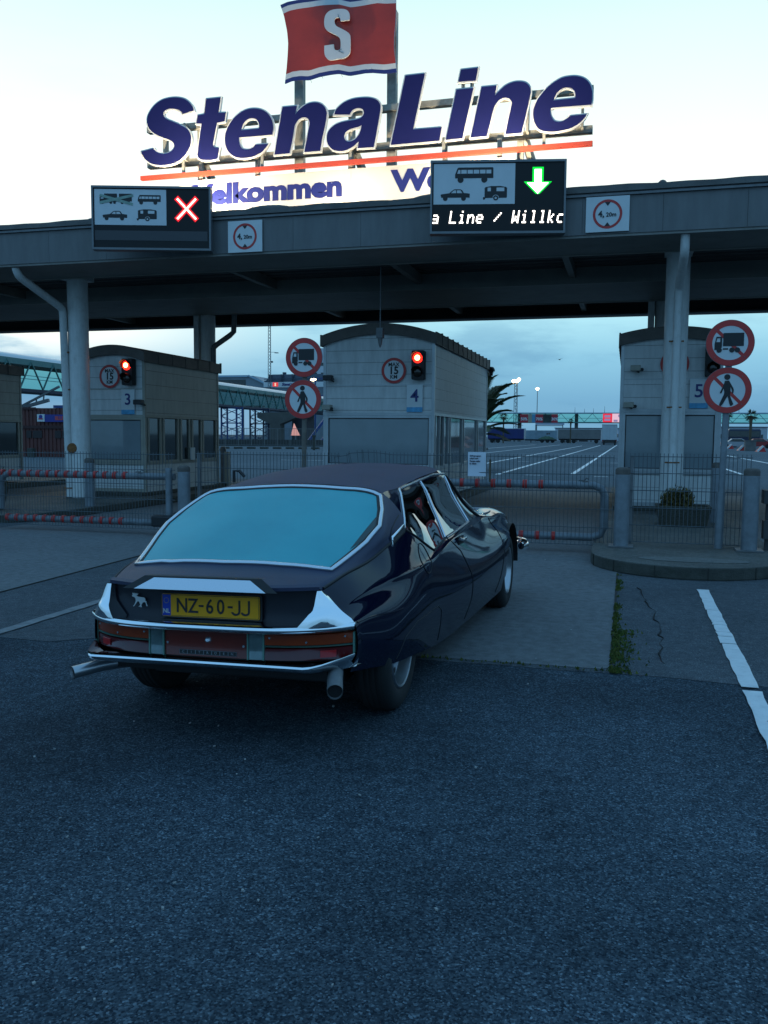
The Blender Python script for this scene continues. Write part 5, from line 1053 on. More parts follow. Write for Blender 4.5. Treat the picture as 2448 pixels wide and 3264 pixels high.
fy = thing('terminal_building', 'low terminal building with white name band and red S seen past the round signs', 'building', (-101, 250, 0))
b = MB(); b.box(-106.4, -70, 250, 262, 0, 15.6); b.build('wall', M('terminal wall', (.16, .19, .22), .6, var=.2, scale=.3), fy)
b = MB(); b.box(-106.6, -84, 249.6, 250, 15.7, 17.15); b.build('name_band', m_sign, fy)
b = MB(); b.add([(-106.5, 250, 17.2), (-70, 250, 17.2), (-70, 252, 19.6), (-104.8, 252, 19.6), (-106.5, 262, 17.2), (-104.8, 260, 19.6)], [(0, 1, 2, 3), (0, 3, 5, 4)]); b.box(-106.5, -84, 249.9, 250.05, 17.2, 17.6); b.box(-106.5, -84, 249.8, 250.05, 18.0, 18.2)
for x in (-104.9, -101, -97.5, -94): b.box(x - .12, x + .12, 249.7, 252, 17.2, 19.5)
b.cyl((-102.4, 256, 19), (-102.4, 256, 20.5), .6, n=10); b.build('roof', M('dark terminal roof', (.035, .05, .075), .6), fy)
b = MB(); b.box(-103.6, -101.9, 249.5, 249.6, 15.85, 17.05); b.build('emblem', M('lit red emblem', (.4, .02, .02), .4, emit=(1, .06, .06), es=.7), fy); b = MB(); b.text('S', 1.1, (-102.75, 249.5, 16.4), UX, UZ, .05, .05); b.build('emblem_letter', M('lit white', (.8, .7, .5), .4, emit=(1, .8, .5), es=.8), fy)
b = MB(); b.text('StenaLine', 1.15, (-98.6, 249.55, 16.45), UX, UZ, .05, .04, sx=.95, shear=.25); b.build('lettering', m_navy, fy)
mt_ = thing('radio_mast', 'tall thin lattice mast rising above the terminal roof', 'mast', (-103.8, 248, 0)); b = MB(); lattice(b, -103.4, 247, 0, 34.5, .55, .35, 34, .09); b.build('lattice', m_galvd, mt_)
b = MB(); b.bar((-103.2, 247, 25.8), (-101.7, 247, 25.75), .1); b.lathe([(.0, .15), (.5, .1), (.7, -.1)], (-101.3, 247, 25.6), (0, 0, 1), 10); b.box(-103.1, -102.5, 246.8, 247.2, 22.7, 23.2); b.build('bracket', m_galvd, mt_)
sh = thing('ferry', 'white ferry superstructure half hidden behind booth 4', 'ship', (-88, 300, 0)); m_ship = M('ship white', (.50, .51, .54), .45, var=.06, scale=.3); k = 1.2
b = MB(); b.box(-112, -90, 300, 330, 3, 20); b.box(-110, -92, 301, 330, 20, 30.0); b.box(-109, -95, 302, 320, 30, 32.3); b.build('superstructure', m_ship, sh)
for z in (22.5, 26):
    for x in (-109, -106.5, -104, -101.5, -99): b = MB(); b.box(x, x + 1.0, 300.9, 301, z, z + 1.1); b.build('window', m_darkglass, sh)
b = MB(); b.box(-112, -70, 299.8, 300, 4.0, 4.8); b.build('red_band', m_red, sh); b = MB(); b.box(-112, -70, 300, 330, 0, 3.9); b.box(-90, -70, 300, 330, 3.9, 9); b.build('hull', m_ship, sh)
b = MB(); b.tube([(-106, 303, 32), (-106, 303, 36)], .12, 6); b.tube([(-106.8, 303, 34.5), (-105.2, 303, 34.5)], .06, 5); b.build('mast', m_galvd, sh)
ql = thing('quay_lamp', 'glowing orange lamp beside the lower round sign', 'street lamp', (-80.5, 222, 0)); b = MB(); b.cyl((-80.6, 222, 0), (-80.6, 222, 15.6), .14, n=8); b.build('pole', m_galvd, ql); b = MB(); b.lathe([(0, .4), (.75, .2), (.8, 0), (0, -.35)], (-80.6, 221.8, 15.9), (0, -.3, 1), 12); b.build('lamp', m_lit, ql)
gf = thing('gantry_frame', 'dark blue steel gantry frame in front of the ferry', 'gantry', (-79, 230, 0)); b = MB(); b.box(-84, -72, 229.8, 230.2, 16.6, 17.0); b.box(-84, -72, 229.8, 230.2, 12, 12.3)
for x in (-83, -77.2, -73): b.box(x - .15, x + .15, 229.8, 230.2, 0, 16.6)
b.bar((-77, 230, 14), (-74.2, 230, 16.6), .25); b.build('frame', m_bluesteel, gf)
hs = thing('warehouse', 'grey pitched roof warehouse behind the walkway roof', 'building', (-122, 260, 0)); b = MB(); b.prism([(-24, 10.6), (17, 10.6), (17, 14.5), (6.5, 20), (5, 20), (-24, 20)], (-122, 262, 0), UX, UZ, 20); b.build('wall', M('warehouse wall', (.20, .24, .27), .6, var=.15, scale=.2), hs); b = MB(); b.box(-146, -117.2, 261.5, 262, 19.6, 20.2); b.bar((-117, 261.8, 20.1), (-104.8, 261.8, 14.6), .5); b.build('roof_edge', m_tealroof, hs); b = MB(); [b.box(x - .25, x + .25, 264, 264.5, 0, 10.6) for x in (-144, -132, -120, -107)]; b.build('stilt', m_galvd, hs); b = MB(); b.box(-140, -118, 261.9, 262, 16.5, 18.8); b.build('window', m_darkglass, hs)
# hut of red containers with a blue name board
rc = thing('container_shop', 'dark red container building with a blue name board at the left', 'building', (-35, 50, 0)); m_cont = M('red container steel', (.11, .028, .022), .6, var=.25, scale=.8, streak=6, dirt=(.04, .025, .02), dirtamt=.5)
b = MB(); x = -48
while x < -28: b.box(x, x + .16, 46.3, 46.35, 0, 2.95); x += .27
b.box(-48, -28, 46.34, 52, 0, 2.95); b.build('wall', m_cont, rc); b = MB(); b.box(-48, -28, 46.22, 46.3, 1.72, 1.9); b.box(-48, -34.6, 46.22, 46.3, 2.86, 3.0); b.build('beam', M('dark red beam', (.05, .014, .012), .7), rc)
m_hatch = M('dark hatch', (.03, .02, .02), .7)
for x, w in ((-35.3, .35), (-34.85, .65), (-33.3, .42), (-32.8, .55)): b = MB(); b.box(x, x + w, 46.25, 46.3, 1.15, 1.6); b.build('hatch', m_hatch, rc)
b = MB(); b.box(-33.4, -28, 46.3, 48, 2.96, 3.12); b.build('blue_roof_box', m_bluesteel, rc)
nb = MB(); nb.box(-34.42, -33.9, 46.12, 46.2, 2.14, 2.58, 0); nb.box(-33.88, -31.2, 46.12, 46.2, 2.12, 2.56, 1); nb.prism(circ(.13, 16), (-34.16, 46.11, 2.42), UX, UZ, .01, 1); nb.box(-34.32, -34.0, 46.1, 46.115, 2.27, 2.33, 2); nb.text('BLUE BUR', .30, (-32.5, 46.115, 2.335), UX, UZ, .01, .018, 3)
nb.build('name_board', [m_sign, M('blue name board', (.02, .03, .22), .5), m_red, M('red lettering', (.5, .06, .06), .5)], rc)
b = MB(); b.box(-34.5, -34.1, 45.2, 45.5, 0, .55); tag(b.build('concrete_block', m_kerb, bevel=.02), 'small concrete block in front of the red container building', 'block')
cr_ = thing('loading_ramp', 'slanted ship loading ramp with railing behind the red containers', 'ramp', (-64, 85, 0)); b = MB()
b.bar((-66.5, 86, 4.3), (-61.2, 86, 6.6), .22); b.bar((-66.0, 86, 4.3), (-62.6, 86, 5.1), .35)
for q in (0, .25, .5, .75): b.bar((-66.2 + 4 * q, 86, 4.4 + 1.75 * q), (-66.0 + 3.6 * q, 86, 4.2 + .8 * q), .12)
b.build('ramp', m_galvd, cr_); b = MB(); b.cyl((-61.0, 88, 3.5), (-61.0, 88, 9), .32, .26, 10); b.bar((-59.2, 88, 6.4), (-57.0, 88, 5.4), .08); b.box(-60.5, -60.3, 87.8, 88, 5.3, 5.8); b.build('mast', m_galvd, cr_)
b = MB(); b.box(-67.5, -63.2, 85, 88, 0, 4.2); b.build('base', m_darkblue, cr_)
# low fence with barrier blocks along the quay
qf = thing('quay_fence', 'low grey mesh fence on concrete feet along the quay', 'fence', (-34, 84, 0)); a, c = V((-34.6, 74, 0)), V((-32.4, 100, 0)); q0 = V((-52, 74, 0)); b = MB(); 
pts = [V((-46 + 1.15 * i, 78 + .62 * i, 0)) for i in range(28)]
for p, q in zip(pts, pts[1:]):
    b.bar(p + UZ * .35, p + UZ * 2.1, .07)
    for z in (.4, 2.08): b.bar(p + UZ * z, q + UZ * z, .05)
    for k in range(1, 8): u = p + (q - p) * k / 8; b.bar(u + UZ * .4, u + UZ * 2.08, .022)
b.build('mesh', M('quay fence steel', (.12, .13, .13), .6), qf); f = MB()
for p in pts: f.box(p.x - .4, p.x + .4, p.y - .2, p.y + .2, .01, .2)
f.build('foot', m_kerb, qf)
b = MB(); x = -60
for i in range(26): b.obox((-56 + 1.1 * i, 96 + .45 * i, .45), (.57, .23, 0), (-.15, .3, 0), (0, 0, .40))
struct(tag(b.build('quay_wall', M('quay blocks', (.04, .04, .038), .9, var=.25, scale=1)), 'row of concrete quay blocks', 'wall'))
for i, (x, y) in enumerate(((-40.2, 76.5), (-29, 80))):
    b = MB(); b.cyl((x, y, 0), (x, y, 1.25), .13, n=8); b.cyl((x, y, 1.25), (x, y, 1.45), .2, n=8); tag(b.build('quay_bollard', m_kerb), ('concrete post at the left end of the quay fence', 'concrete post standing right of the quay fence')[i], 'post')
b = MB(); b.cyl((-10.08, 20.95, .15), (-10.08, 20.95, 1.02), .075, n=12); b.lathe([(.085, 0), (.085, .06), (.05, .13), (0, .14)], (-10.08, 20.95, 1.02), (0, 0, 1), 12)
tag(b.build('litter_bin', m_galvd, smooth=50), 'dark post bin with pale rounded top right of booth 3', 'bin')
b = MB(); b.box(-9.98, -9.86, 20.8, 20.92, .15, 1.02); tag(b.build('timber_post', m_beige), 'square beige post beside the bin right of booth 3', 'post')
wl = thing('hazard_sign', 'glowing triangular sign on the quay right of the brown post', 'sign', (-50.6, 130, 0)); b = MB(); b.prism([(-.75, 0), (.75, 0), (-.25, 1.9)], (-50.2, 130, 1.35), UX, UZ, .08); b.build('panel', M('lit pink triangle', (.6, .3, .25), .5, emit=(1, .42, .33), es=.55), wl); b = MB(); b.box(-50.3, -50.1, 130.1, 130.2, 0, 1.4); b.build('pole', m_galvd, wl)
b = MB(); b.bar((-46.5, 126, .6), (-43.6, 128, 5.2), .38); b.bar((-44.6, 126, .4), (-41.6, 128, 5.0), .38); tag(b.build('blue_ramp_strut', m_bluesteel), 'slanted blue steel struts left of booth 4', 'strut')
# ================================================================== THE CAR (vintage coupe, nose to the gate)
CO = V((-1.895, 4.55, 0)); hd = math.radians(1.15)
CF = V((math.sin(hd), math.cos(hd), 0)); CR = V((math.cos(hd), -math.sin(hd), 0)); ROLL = .023
def cw(p, roll=True): return CO + CR * p[0] + CF * p[1] + V((0, 0, p[2] + (ROLL * p[0] if roll else 0)))
car = thing('vintage_car', 'dark navy vintage fastback car with a fogged rear window waiting at the gate', 'car', CO)
class CB(MB):
    def build(s, name, mat, parent=None, roll=True, **k):
        s.v = [tuple(cw(p, roll)) for p in s.v]; return MB.build(s, name, mat, parent if parent is not None else car, **k)
def paintM(name, col, rough, dew=0, coat=1.0):
    m = M(name, col, rough, 0, var=.15 if dew else 0, scale=5, coat=coat, spec=.5)
    if dew:
        t = m.node_tree; b = t.nodes['Principled BSDF']; g = t.nodes.new('ShaderNodeTexCoord'); n = t.nodes.new('ShaderNodeTexNoise'); n.inputs['Scale'].default_value = 160; n.inputs['Detail'].default_value = 3; t.links.new(g.outputs['Object'], n.inputs['Vector'])
        bp = t.nodes.new('ShaderNodeBump'); bp.inputs['Strength'].default_value = dew; bp.inputs['Distance'].default_value = .004; t.links.new(n.outputs[0], bp.inputs['Height']); t.links.new(bp.outputs[0], b.inputs['Normal'])
    return m
m_paint = paintM('navy car paint', (.003, .005, .018), .05, 0, 0)
_t = m_paint.node_tree; _b = _t.nodes['Principled BSDF']; _ge = _t.nodes.new('ShaderNodeNewGeometry'); _sx = _t.nodes.new('ShaderNodeSeparateXYZ'); _t.links.new(_ge.outputs['Normal'], _sx.inputs[0])
_b.inputs['Specular IOR Level'].default_value = .34
m_roof = paintM('dew covered roof paint', (.036, .027, .056), .6, .35, .0)
m_deckp = paintM('damp boot lid paint', (.012, .017, .050), .5, .25, 0)
m_panel = paintM('dark tail panel', (.008, .009, .018), .45, 0, .1)
m_rubber = M('black rubber seal', (.006, .006, .007), .6)
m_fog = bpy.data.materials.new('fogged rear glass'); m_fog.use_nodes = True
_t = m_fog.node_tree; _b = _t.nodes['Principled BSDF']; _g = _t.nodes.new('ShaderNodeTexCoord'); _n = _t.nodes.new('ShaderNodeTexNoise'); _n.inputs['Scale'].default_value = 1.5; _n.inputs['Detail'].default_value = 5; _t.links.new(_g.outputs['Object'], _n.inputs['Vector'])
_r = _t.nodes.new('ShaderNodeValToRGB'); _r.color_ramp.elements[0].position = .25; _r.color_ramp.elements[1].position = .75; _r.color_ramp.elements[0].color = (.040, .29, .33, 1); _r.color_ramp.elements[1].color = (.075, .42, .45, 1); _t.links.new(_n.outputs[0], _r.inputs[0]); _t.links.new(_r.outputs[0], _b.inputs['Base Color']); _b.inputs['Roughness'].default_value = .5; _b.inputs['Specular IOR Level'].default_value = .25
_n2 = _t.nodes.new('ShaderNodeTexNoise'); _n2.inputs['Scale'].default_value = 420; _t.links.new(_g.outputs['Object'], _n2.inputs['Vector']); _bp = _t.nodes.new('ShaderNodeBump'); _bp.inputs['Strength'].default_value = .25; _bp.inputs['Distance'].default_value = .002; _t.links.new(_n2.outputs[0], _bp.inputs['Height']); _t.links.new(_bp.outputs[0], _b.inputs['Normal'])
m_cglass = glassM('tinted side glass', (.26, .44, .45), .5, .01)
m_int = M('dark cabin trim', (.012, .012, .014), .8); m_seat = M('brown seat leather', (.05, .035, .028), .5, var=.2, scale=6)
# section points from the roof centre to the sill:      centre  mid          glass edge   hatch edge   belt         widest       low          sill
ST = [(-.82, .18, [(0, .768), (.30, .766), (.48, .758), (.555, .742), (.625, .66), (.700, .575), (.712, .45), (.68, .345)]),
      (-.72, .15, [(0, .792), (.30, .790), (.50, .780), (.58, .765), (.65, .68), (.710, .575), (.718, .45), (.69, .335)]),
      (-.575, .11, [(0, .836), (.30, .832), (.53, .806), (.605, .79), (.675, .70), (.732, .575), (.742, .44), (.722, .32)]),
      (-.30, .05, [(0, .944), (.30, .937), (.585, .886), (.645, .835), (.71, .745), (.772, .575), (.785, .42), (.762, .305)]),
      (-.036, 0, [(0, 1.046), (.32, 1.036), (.636, .970), (.683, .893), (.755, .75), (.802, .57), (.806, .41), (.785, .285)]),
      (.27, 0, [(0, 1.158), (.30, 1.148), (.545, 1.117), (.705, .95), (.785, .77), (.824, .565), (.824, .40), (.795, .255)]),
      (.6, 0, [(0, 1.222), (.30, 1.208), (.558, 1.145), (.69, .97), (.785, .80), (.838, .56), (.832, .38), (.795, .21)]),
      (1.0, 0, [(0, 1.258), (.30, 1.243), (.568, 1.183), (.685, 1.02), (.788, .838), (.862, .555), (.857, .37), (.815, .20)]),
      (1.5, 0, [(0, 1.268), (.30, 1.254), (.560, 1.203), (.668, 1.03), (.783, .856), (.886, .56), (.882, .37), (.83, .20)]),
      (1.8, 0, [(0, 1.252), (.30, 1.240), (.545, 1.196), (.655, 1.03), (.778, .860), (.895, .57), (.892, .38), (.84, .20)]),
      (2.05, 0, [(0, 1.14), (.33, 1.120), (.60, 1.045), (.69, .94), (.772, .862), (.90, .58), (.897, .385), (.845, .20)]),
      (2.3, 0, [(0, 1.01), (.36, .985), (.66, .905), (.725, .875), (.785, .850), (.906, .60), (.903, .40), (.85, .20)]),
      (2.55, 0, [(0, .888), (.35, .880), (.62, .866), (.72, .862), (.80, .832), (.912, .62), (.908, .40), (.86, .20)]),
      (2.95, 0, [(0, .846), (.35, .842), (.60, .852), (.72, .862), (.81, .825), (.914, .64), (.912, .45), (.87, .22)]),
      (3.3, 0, [(0, .79), (.35, .786), (.60, .80), (.71, .806), (.80, .765), (.90, .60), (.898, .44), (.85, .24)]),
      (3.62, -.06, [(0, .70), (.35, .70), (.59, .705), (.69, .70), (.77, .655), (.85, .53), (.85, .42), (.80, .27)]),
      (3.82, -.14, [(0, .60), (.35, .60), (.57, .60), (.66, .595), (.74, .56), (.80, .48), (.80, .40), (.76, .30)]),
      (3.90, -.18, [(0, .50), (.35, .50), (.55, .495), (.63, .49), (.70, .47), (.74, .43), (.74, .38), (.72, .32)])]
def crv(P, t):
    n = len(P); i = min(int(t), n - 2); f = t - i; p1, p2 = P[i], P[i + 1]; p0 = P[i - 1] if i > 0 else p1 * 2 - p2; p3 = P[i + 2] if i + 2 < n else p2 * 2 - p1
    return .5 * (2 * p1 + (p2 - p0) * f + (2 * p0 - 5 * p1 + 4 * p2 - p3) * f * f + (3 * p1 - p0 - 3 * p2 + p3) * f ** 3)
ST = [(s, k, p[:5] + [(p[4][0] + ((.024 if s > .2 else .3 * (p[5][0] - p[4][0]))), p[4][1] - (.055 if s > .4 else .058 if s > .2 else .3 * (p[4][1] - p[5][1])))] + p[5:]) for s, k, p in ST]   # shoulder just below the belt
SA = np.array([[(s, k, x, z - (.019 * min(1, x / .78) + (.012 if j == 4 and .4 < s < 2.2 else 0) if j >= 3 and s > -.5 else 0)) for j, (x, z) in enumerate(pts)] for s, k, pts in ST])     # station x point x 4
def surf(u, v):
    """u along the stations, v down the section (signed: negative = left side)"""
    a = abs(v); row = np.array([crv(SA[:, j], u) for j in range(9)]); q = row[:]
    mir = np.array([row[1] * np.array([1, 1, -1, 1])]) ; P = np.concatenate([mir, row]); r_ = crv(P, a + 1)
    if a < 1e-9: r_[2] = 0
    x = r_[2]; y = r_[0] + r_[1] * (min(abs(x), .75) / .7) ** 2
    return (x if v >= 0 else -x, y, r_[3])
NU, NV = 6, 5
us = [i / NU for i in range((len(ST) - 1) * NU + 1)]; vsn = [j / NV for j in range(8 * NV + 1)]; vall = [-v for v in vsn[:0:-1]] + vsn
rows_cache = {}
G = []
for u in us:
    row = np.array([crv(SA[:, j], u) for j in range(9)]); P = np.concatenate([[row[1] * np.array([1, 1, -1, 1])], row]); half = []
    for v in vsn:
        r_ = crv(P, v + 1)
        if v == 0: r_[2] = 0
        half.append((r_[2], r_[0] + r_[1] * (min(abs(r_[2]), .75) / .7) ** 2, r_[3]))
    G.append([(-x, y, z) for x, y, z in half[:0:-1]] + half)
for _ in range(14):   # fair the flanks so the reflections run clean
    G2 = [list(r) for r in G]
    for i in range(1, len(us) - 1):
        for j, v in enumerate(vall):
            if abs(v) > 4.4 and us[i] > .8: G2[i][j] = tuple(.5 * b_ + .25 * (a + c) for a, b_, c in zip(G[i - 1][j], G[i][j], G[i + 1][j]))
    G = G2
bm = bmesh.new(); cat = bm.faces.layers.int.new('cat'); bv = [[bm.verts.new(p) for p in r] for r in G]; nvv = len(vall)
def sval(u): return float(crv(SA[:, 0], u)[0])
for i in range(len(us) - 1):
    s = sval((us[i] + us[i + 1]) / 2)
    for j in range(nvv - 1):
        v = abs((vall[j] + vall[j + 1]) / 2); f = bm.faces.new((bv[i][j], bv[i][j + 1], bv[i + 1][j + 1], bv[i + 1][j]))
        c = 0
        if s < .30: c = 2 if v < 3 else 0
        elif s < 1.8: c = 1 if v < 2 else 0
        elif s < 2.5: c = 3 if v < 2 else 0
        f[cat] = c
bm.normal_update()
bm.faces.ensure_lookup_table()
if bm.faces[len(bm.faces) // 2].normal.z < 0: bmesh.ops.reverse_faces(bm, faces=bm.faces[:])
bvh = BVHTree.FromBMesh(bm)
def top(x, y): h = bvh.ray_cast(V((x, y, 3)), V((0, 0, -1))); return h[0] if h[0] else V((x, y, .7))
def side(y, z, sg=1): h = bvh.ray_cast(V((2 * sg, y, z)), V((-sg, 0, 0))); return h[0] if h[0] else V((.8 * sg, y, z))
def cut_poly(poly, axis, sel, code):
    """split the skin along a convex outline (side view: (y,z); plan view: (x,y)) and mark the faces inside"""
    n = len(poly); cx = sum(p[0] for p in poly) / n; cy = sum(p[1] for p in poly) / n; E = []
    for i in range(n):
        a, b_ = poly[i], poly[(i + 1) % n]; d = (b_[0] - a[0], b_[1] - a[1]); nn = (-d[1], d[0])
        if (cx - a[0]) * nn[0] + (cy - a[1]) * nn[1] < 0: nn = (-nn[0], -nn[1])
        E.append((a, nn)); co3 = V((0, a[0], a[1])) if axis == 'x' else V((a[0], a[1], 0)); no3 = V((0, nn[0], nn[1])) if axis == 'x' else V((nn[0], nn[1], 0))
        fs = [f for f in bm.faces if sel(f.calc_center_median())]; ge = set(fs)
        for f in fs: ge.update(f.edges); ge.update(f.verts)
        bmesh.ops.bisect_plane(bm, geom=list(ge), dist=1e-5, plane_co=co3, plane_no=no3.normalized())
    for f in bm.faces:
        c = f.calc_center_median()
        if not sel(c): continue
        q = (c.y, c.z) if axis == 'x' else (c.x, c.y)
        if all((q[0] - a[0]) * nn[0] + (q[1] - a[1]) * nn[1] > 0 for a, nn in E): f[cat] = code
RW = [(-.30, -.565), (0, -.58), (.30, -.565), (.536, -.517), (.612, -.20), (.634, -.036), (.600, .12), (.548, .262), (.40, .285), (0, .30), (-.40, .285), (-.548, .262), (-.600, .12), (-.634, -.036), (-.612, -.20), (-.536, -.517)]
cut_poly(RW, 'z', lambda c: c.z > .72 and c.y < .5 and abs(c.x) < .74, 10)
SW = [[(.575, 1.118), (.235, .935), (.60, .775), (.885, .815), (.985, 1.155)], [(1.005, 1.158), (.905, .817), (1.30, .832), (1.685, .845), (1.715, 1.165), (1.4, 1.175)], [(1.735, 1.15), (1.705, .846), (2.13, .846), (1.80, 1.14)]]
for sg in (1, -1):
    for k, pl_ in enumerate(SW): cut_poly(pl_, 'x', lambda c, sg=sg: c.x * sg > .35 and c.z > .70 and .1 < c.y < 2.4, 11 + k)
    cut_poly([(3.03 + .375 * math.cos(2 * math.pi * i / 22), .335 + .375 * math.sin(2 * math.pi * i / 22)) for i in range(22)], 'x', lambda c, sg=sg: c.x * sg > .5 and c.z < .9 and 2.4 < c.y < 3.7, 99)
cut_poly([(-.50, 1.83), (.50, 1.83), (.60, 2.05), (.68, 2.28), (.5, 2.46), (0, 2.52), (-.5, 2.46), (-.68, 2.28), (-.60, 2.05)], 'z', lambda c: c.z > .8 and 1.7 < c.y < 2.6, 3.0 and 20)
bm.normal_update()
def part(codes, name, mat, sel=None, thick=0, **k):
    b = CB(); ix = {}
    for f in bm.faces:
        if f[cat] in codes and (sel is None or sel(f.calc_center_median())):
            ids = []
            for vv in f.verts:
                if vv.index not in ix: ix[vv.index] = len(b.v); b.v.append(tuple(vv.co))
                ids.append(ix[vv.index])
            b.f.append(tuple(ids)); b.m.append(0)
    return b.build(name, mat, smooth=k.pop('smooth', 55), **k)
bm.verts.index_update()
body = part((0, 3), 'body', m_paint); roof_ = part((1,), 'roof', m_roof); hatch = part((2,), 'tailgate', m_deckp); rwin = part((10,), 'rear_window', m_fog)
for sg in (1, -1):
    for k in range(3): part((11 + k,), 'side_window', m_cglass, sel=lambda c, sg=sg: c.x * sg > 0)
part((20,), 'windscreen', m_cglass)
def strip(pts, r, mat, name, parent=None, closed=False, off=0.0, n=8):
    b = CB(); b.tube([tuple(p) for p in pts], r, n, closed=closed); return b.build(name, mat, parent, smooth=60)
def dens(poly, k=6, closed=True):
    o = []; n = len(poly)
    for i in range(n if closed else n - 1):
        a, c = poly[i], poly[(i + 1) % n]; o += [tuple(a[q] + (c[q] - a[q]) * t / k for q in range(len(a))) for t in range(k)]
    if not closed: o.append(tuple(poly[-1]))
    return o
m_trim = M('pale bright trim', (.60, .62, .66), .22, .9)
m_rim = M('wheel trim metal', (.42, .43, .45), .3, .9)
cp = CB(); cp.prism([(p.x, p.y) for p in [V((.625, -.045, 0)), V((.600, .085, 0)), V((.590, .02, 0)), V((.575, -.12, 0)), V((.558, -.30, 0)), V((.590, -.20, 0))]][::-1], (0, 0, 0), (1, 0, 0), (0, 1, 0), .001)
cp.v = [tuple(top(p[0], p[1]) + V((0, 0, .002 + p[2] * .5))) for p in cp.v]; cp.build('clear_patch', M('clear wet glass', (.006, .03, .03), .08), rwin)
fr_ = [top(x, y) + V((0, 0, .004)) for x, y in dens(RW, 4)]
strip(fr_, .0125, m_trim, 'window_trim', rwin, True); strip([p + V((0, 0, -.004)) for p in [top(x * .972, (y + .13) * .965 - .13) for x, y in dens(RW, 4)]], .009, m_rubber, 'seal', rwin, True)
# seam in the roof in front of the window, hatch shut lines
strip([top(x, .36 - .03 * (abs(x) / .5) ** 3) + V((0, 0, -.001)) for x in [-.55 + 1.1 * i / 24 for i in range(25)]], .0035, m_rubber, 'roof_seam', roof_)
for sg in (1, -1):
    sp2 = [side(y, z, sg) for y, z in dens(SW[0], 5)]
    e = [(1.80, 1.18), (1.4, 1.19), (1.0, 1.172), (.575, 1.135), (.22, .935)]
    strip([side(y, z, sg) + V((sg * .003, 0, .003)) for y, z in dens(e, 8, False)], .0075, m_trim, 'roof_trim', roof_)
    strip([side(y, z, sg) + V((sg * .002, 0, 0)) for y, z in dens([(.22, .935), (.60, .772), (.90, .813)], 6, False)], .006, m_rubber, 'window_seal', body)
    strip([side(y, z, sg) + V((sg * .004, 0, 0)) for y, z in dens([(.92, .814), (1.30, .829), (1.69, .843)], 6, False)], .010, m_trim, 'belt_trim', body)
    for (a, c) in (((.995, 1.165), (.897, .818)), ((1.725, 1.165), (1.695, .845))): strip([side(y, z, sg) + V((sg * .004, 0, 0)) for y, z in dens([a, c], 6, False)], .0075, m_trim, 'window_divider', body)
    strip([side(y, z, sg) + V((sg * .002, 0, 0)) for y, z in dens([(1.80, 1.165), (2.15, .845)], 8, False)], .010, m_rubber, 'pillar_seal', body)
    H = [surf(u / 6, sg * 3.0) for u in range(1, 27)]; strip([V(p) + V((sg * .002, 0, 0)) for p in H], .0075, m_rubber, 'hatch_gap', body)
    strip([side(q[1], q[2], sg) for q in [surf(u, sg * 5.98) for u in [.4 + .12 * i for i in range(28)]]], .004, m_paint, 'crease', body)
    strip([side(y, z, sg) + V((sg * .0, 0, 0)) for y, z in dens([(.93, .81), (1.16, .70), (1.33, .5), (1.34, .36), (1.29, .22)], 5, False)], .004, m_rubber, 'door_gap', body)
    strip([side(y, z, sg) for y, z in dens([(2.36, .835), (2.46, .70), (2.47, .5), (2.42, .3), (2.38, .22)], 5, False)], .004, m_rubber, 'door_gap', body)
    strip([side(y, z, sg) for y, z in dens([(-.18, .30), (-.10, .40), (.10, .445), (.50, .455), (.575, .42), (.63, .22)], 5, False)], .003, m_rubber, 'wheel_cover_gap', body)
    # sail panel vent with bright end caps
    A_ = side(.0, .895, sg); B_ = side(.20, .940, sg); b = CB(); b.tube([tuple(A_ + V((sg * .002, 0, -.012))), tuple(B_ + V((sg * .002, 0, -.012)))], .020, 8); b.build('side_vent', m_rubber, body)
    for p, q in ((A_ + V((sg * .008, 0, .014)), B_ + V((sg * .008, 0, .016))),): strip([p + V((0, .004, -.045)), p, q, q + V((0, .01, -.06))], .0095, m_chrome, 'vent_trim', body)
    strip([A_ + V((0, .01, .02))] + [V(surf(u, sg * 2.62)) + V((sg * .001, 0, 0)) for u in (4.35, 4.7, 5.0)], .003, m_rubber, 'sail_seam', body)
    fc = [side(.36 + .085 * math.cos(t) , .755 + .085 * math.sin(t), sg) + V((sg * .001, 0, 0)) for t in [2 * math.pi * i / 26 for i in range(26)]]
    if sg > 0: strip(fc, .003, m_rubber, 'fuel_flap_gap', body, True)
    hb = side(1.22, .765, sg); b = CB(); b.obox(hb + V((sg * .004, 0, 0)), (.006, 0, 0), (0, .075, 0), (0, 0, .026)); b.build('handle_recess', m_rubber, body)
    b = CB(); b.tube([hb + V((sg * .012, -.075, .016)), hb + V((sg * .026, -.03, .006)), hb + V((sg * .026, .06, .006)), hb + V((sg * .012, .08, -.002))], .011, 10); b.build('door_handle', m_chrome, body, smooth=60)
# bonnet line and small fittings
strip([top(x, 2.62 - .06 * (x / .7) ** 2) + V((0, 0, .0)) for x in [-.66 + 1.32 * i / 20 for i in range(21)]], .004, m_rubber, 'bonnet_gap', body)
strip([V(surf(u, 3.35)) + V((.002, 0, .004)) for u in [11.6, 11.8, 12.0, 12.2, 12.4]], .006, m_trim, 'cowl_trim', body)
b = CB(); p = top(.44, 2.95); b.lathe([(.028, 0), (.022, .02), (.024, .05), (.010, .085), (0, .09)], p, (0, 0, 1), 12); b.build('bonnet_fitting', m_chrome, body, smooth=60)
b = CB(); b.tube([(-.2, 2.5, .90), (.05, 2.38, .965), (.35, 2.2, 1.05)], .006, 6); b.tube([(.25, 2.5, .89), (.5, 2.33, .92), (.66, 2.2, .95)], .006, 6); b.build('wiper', m_dark, body)
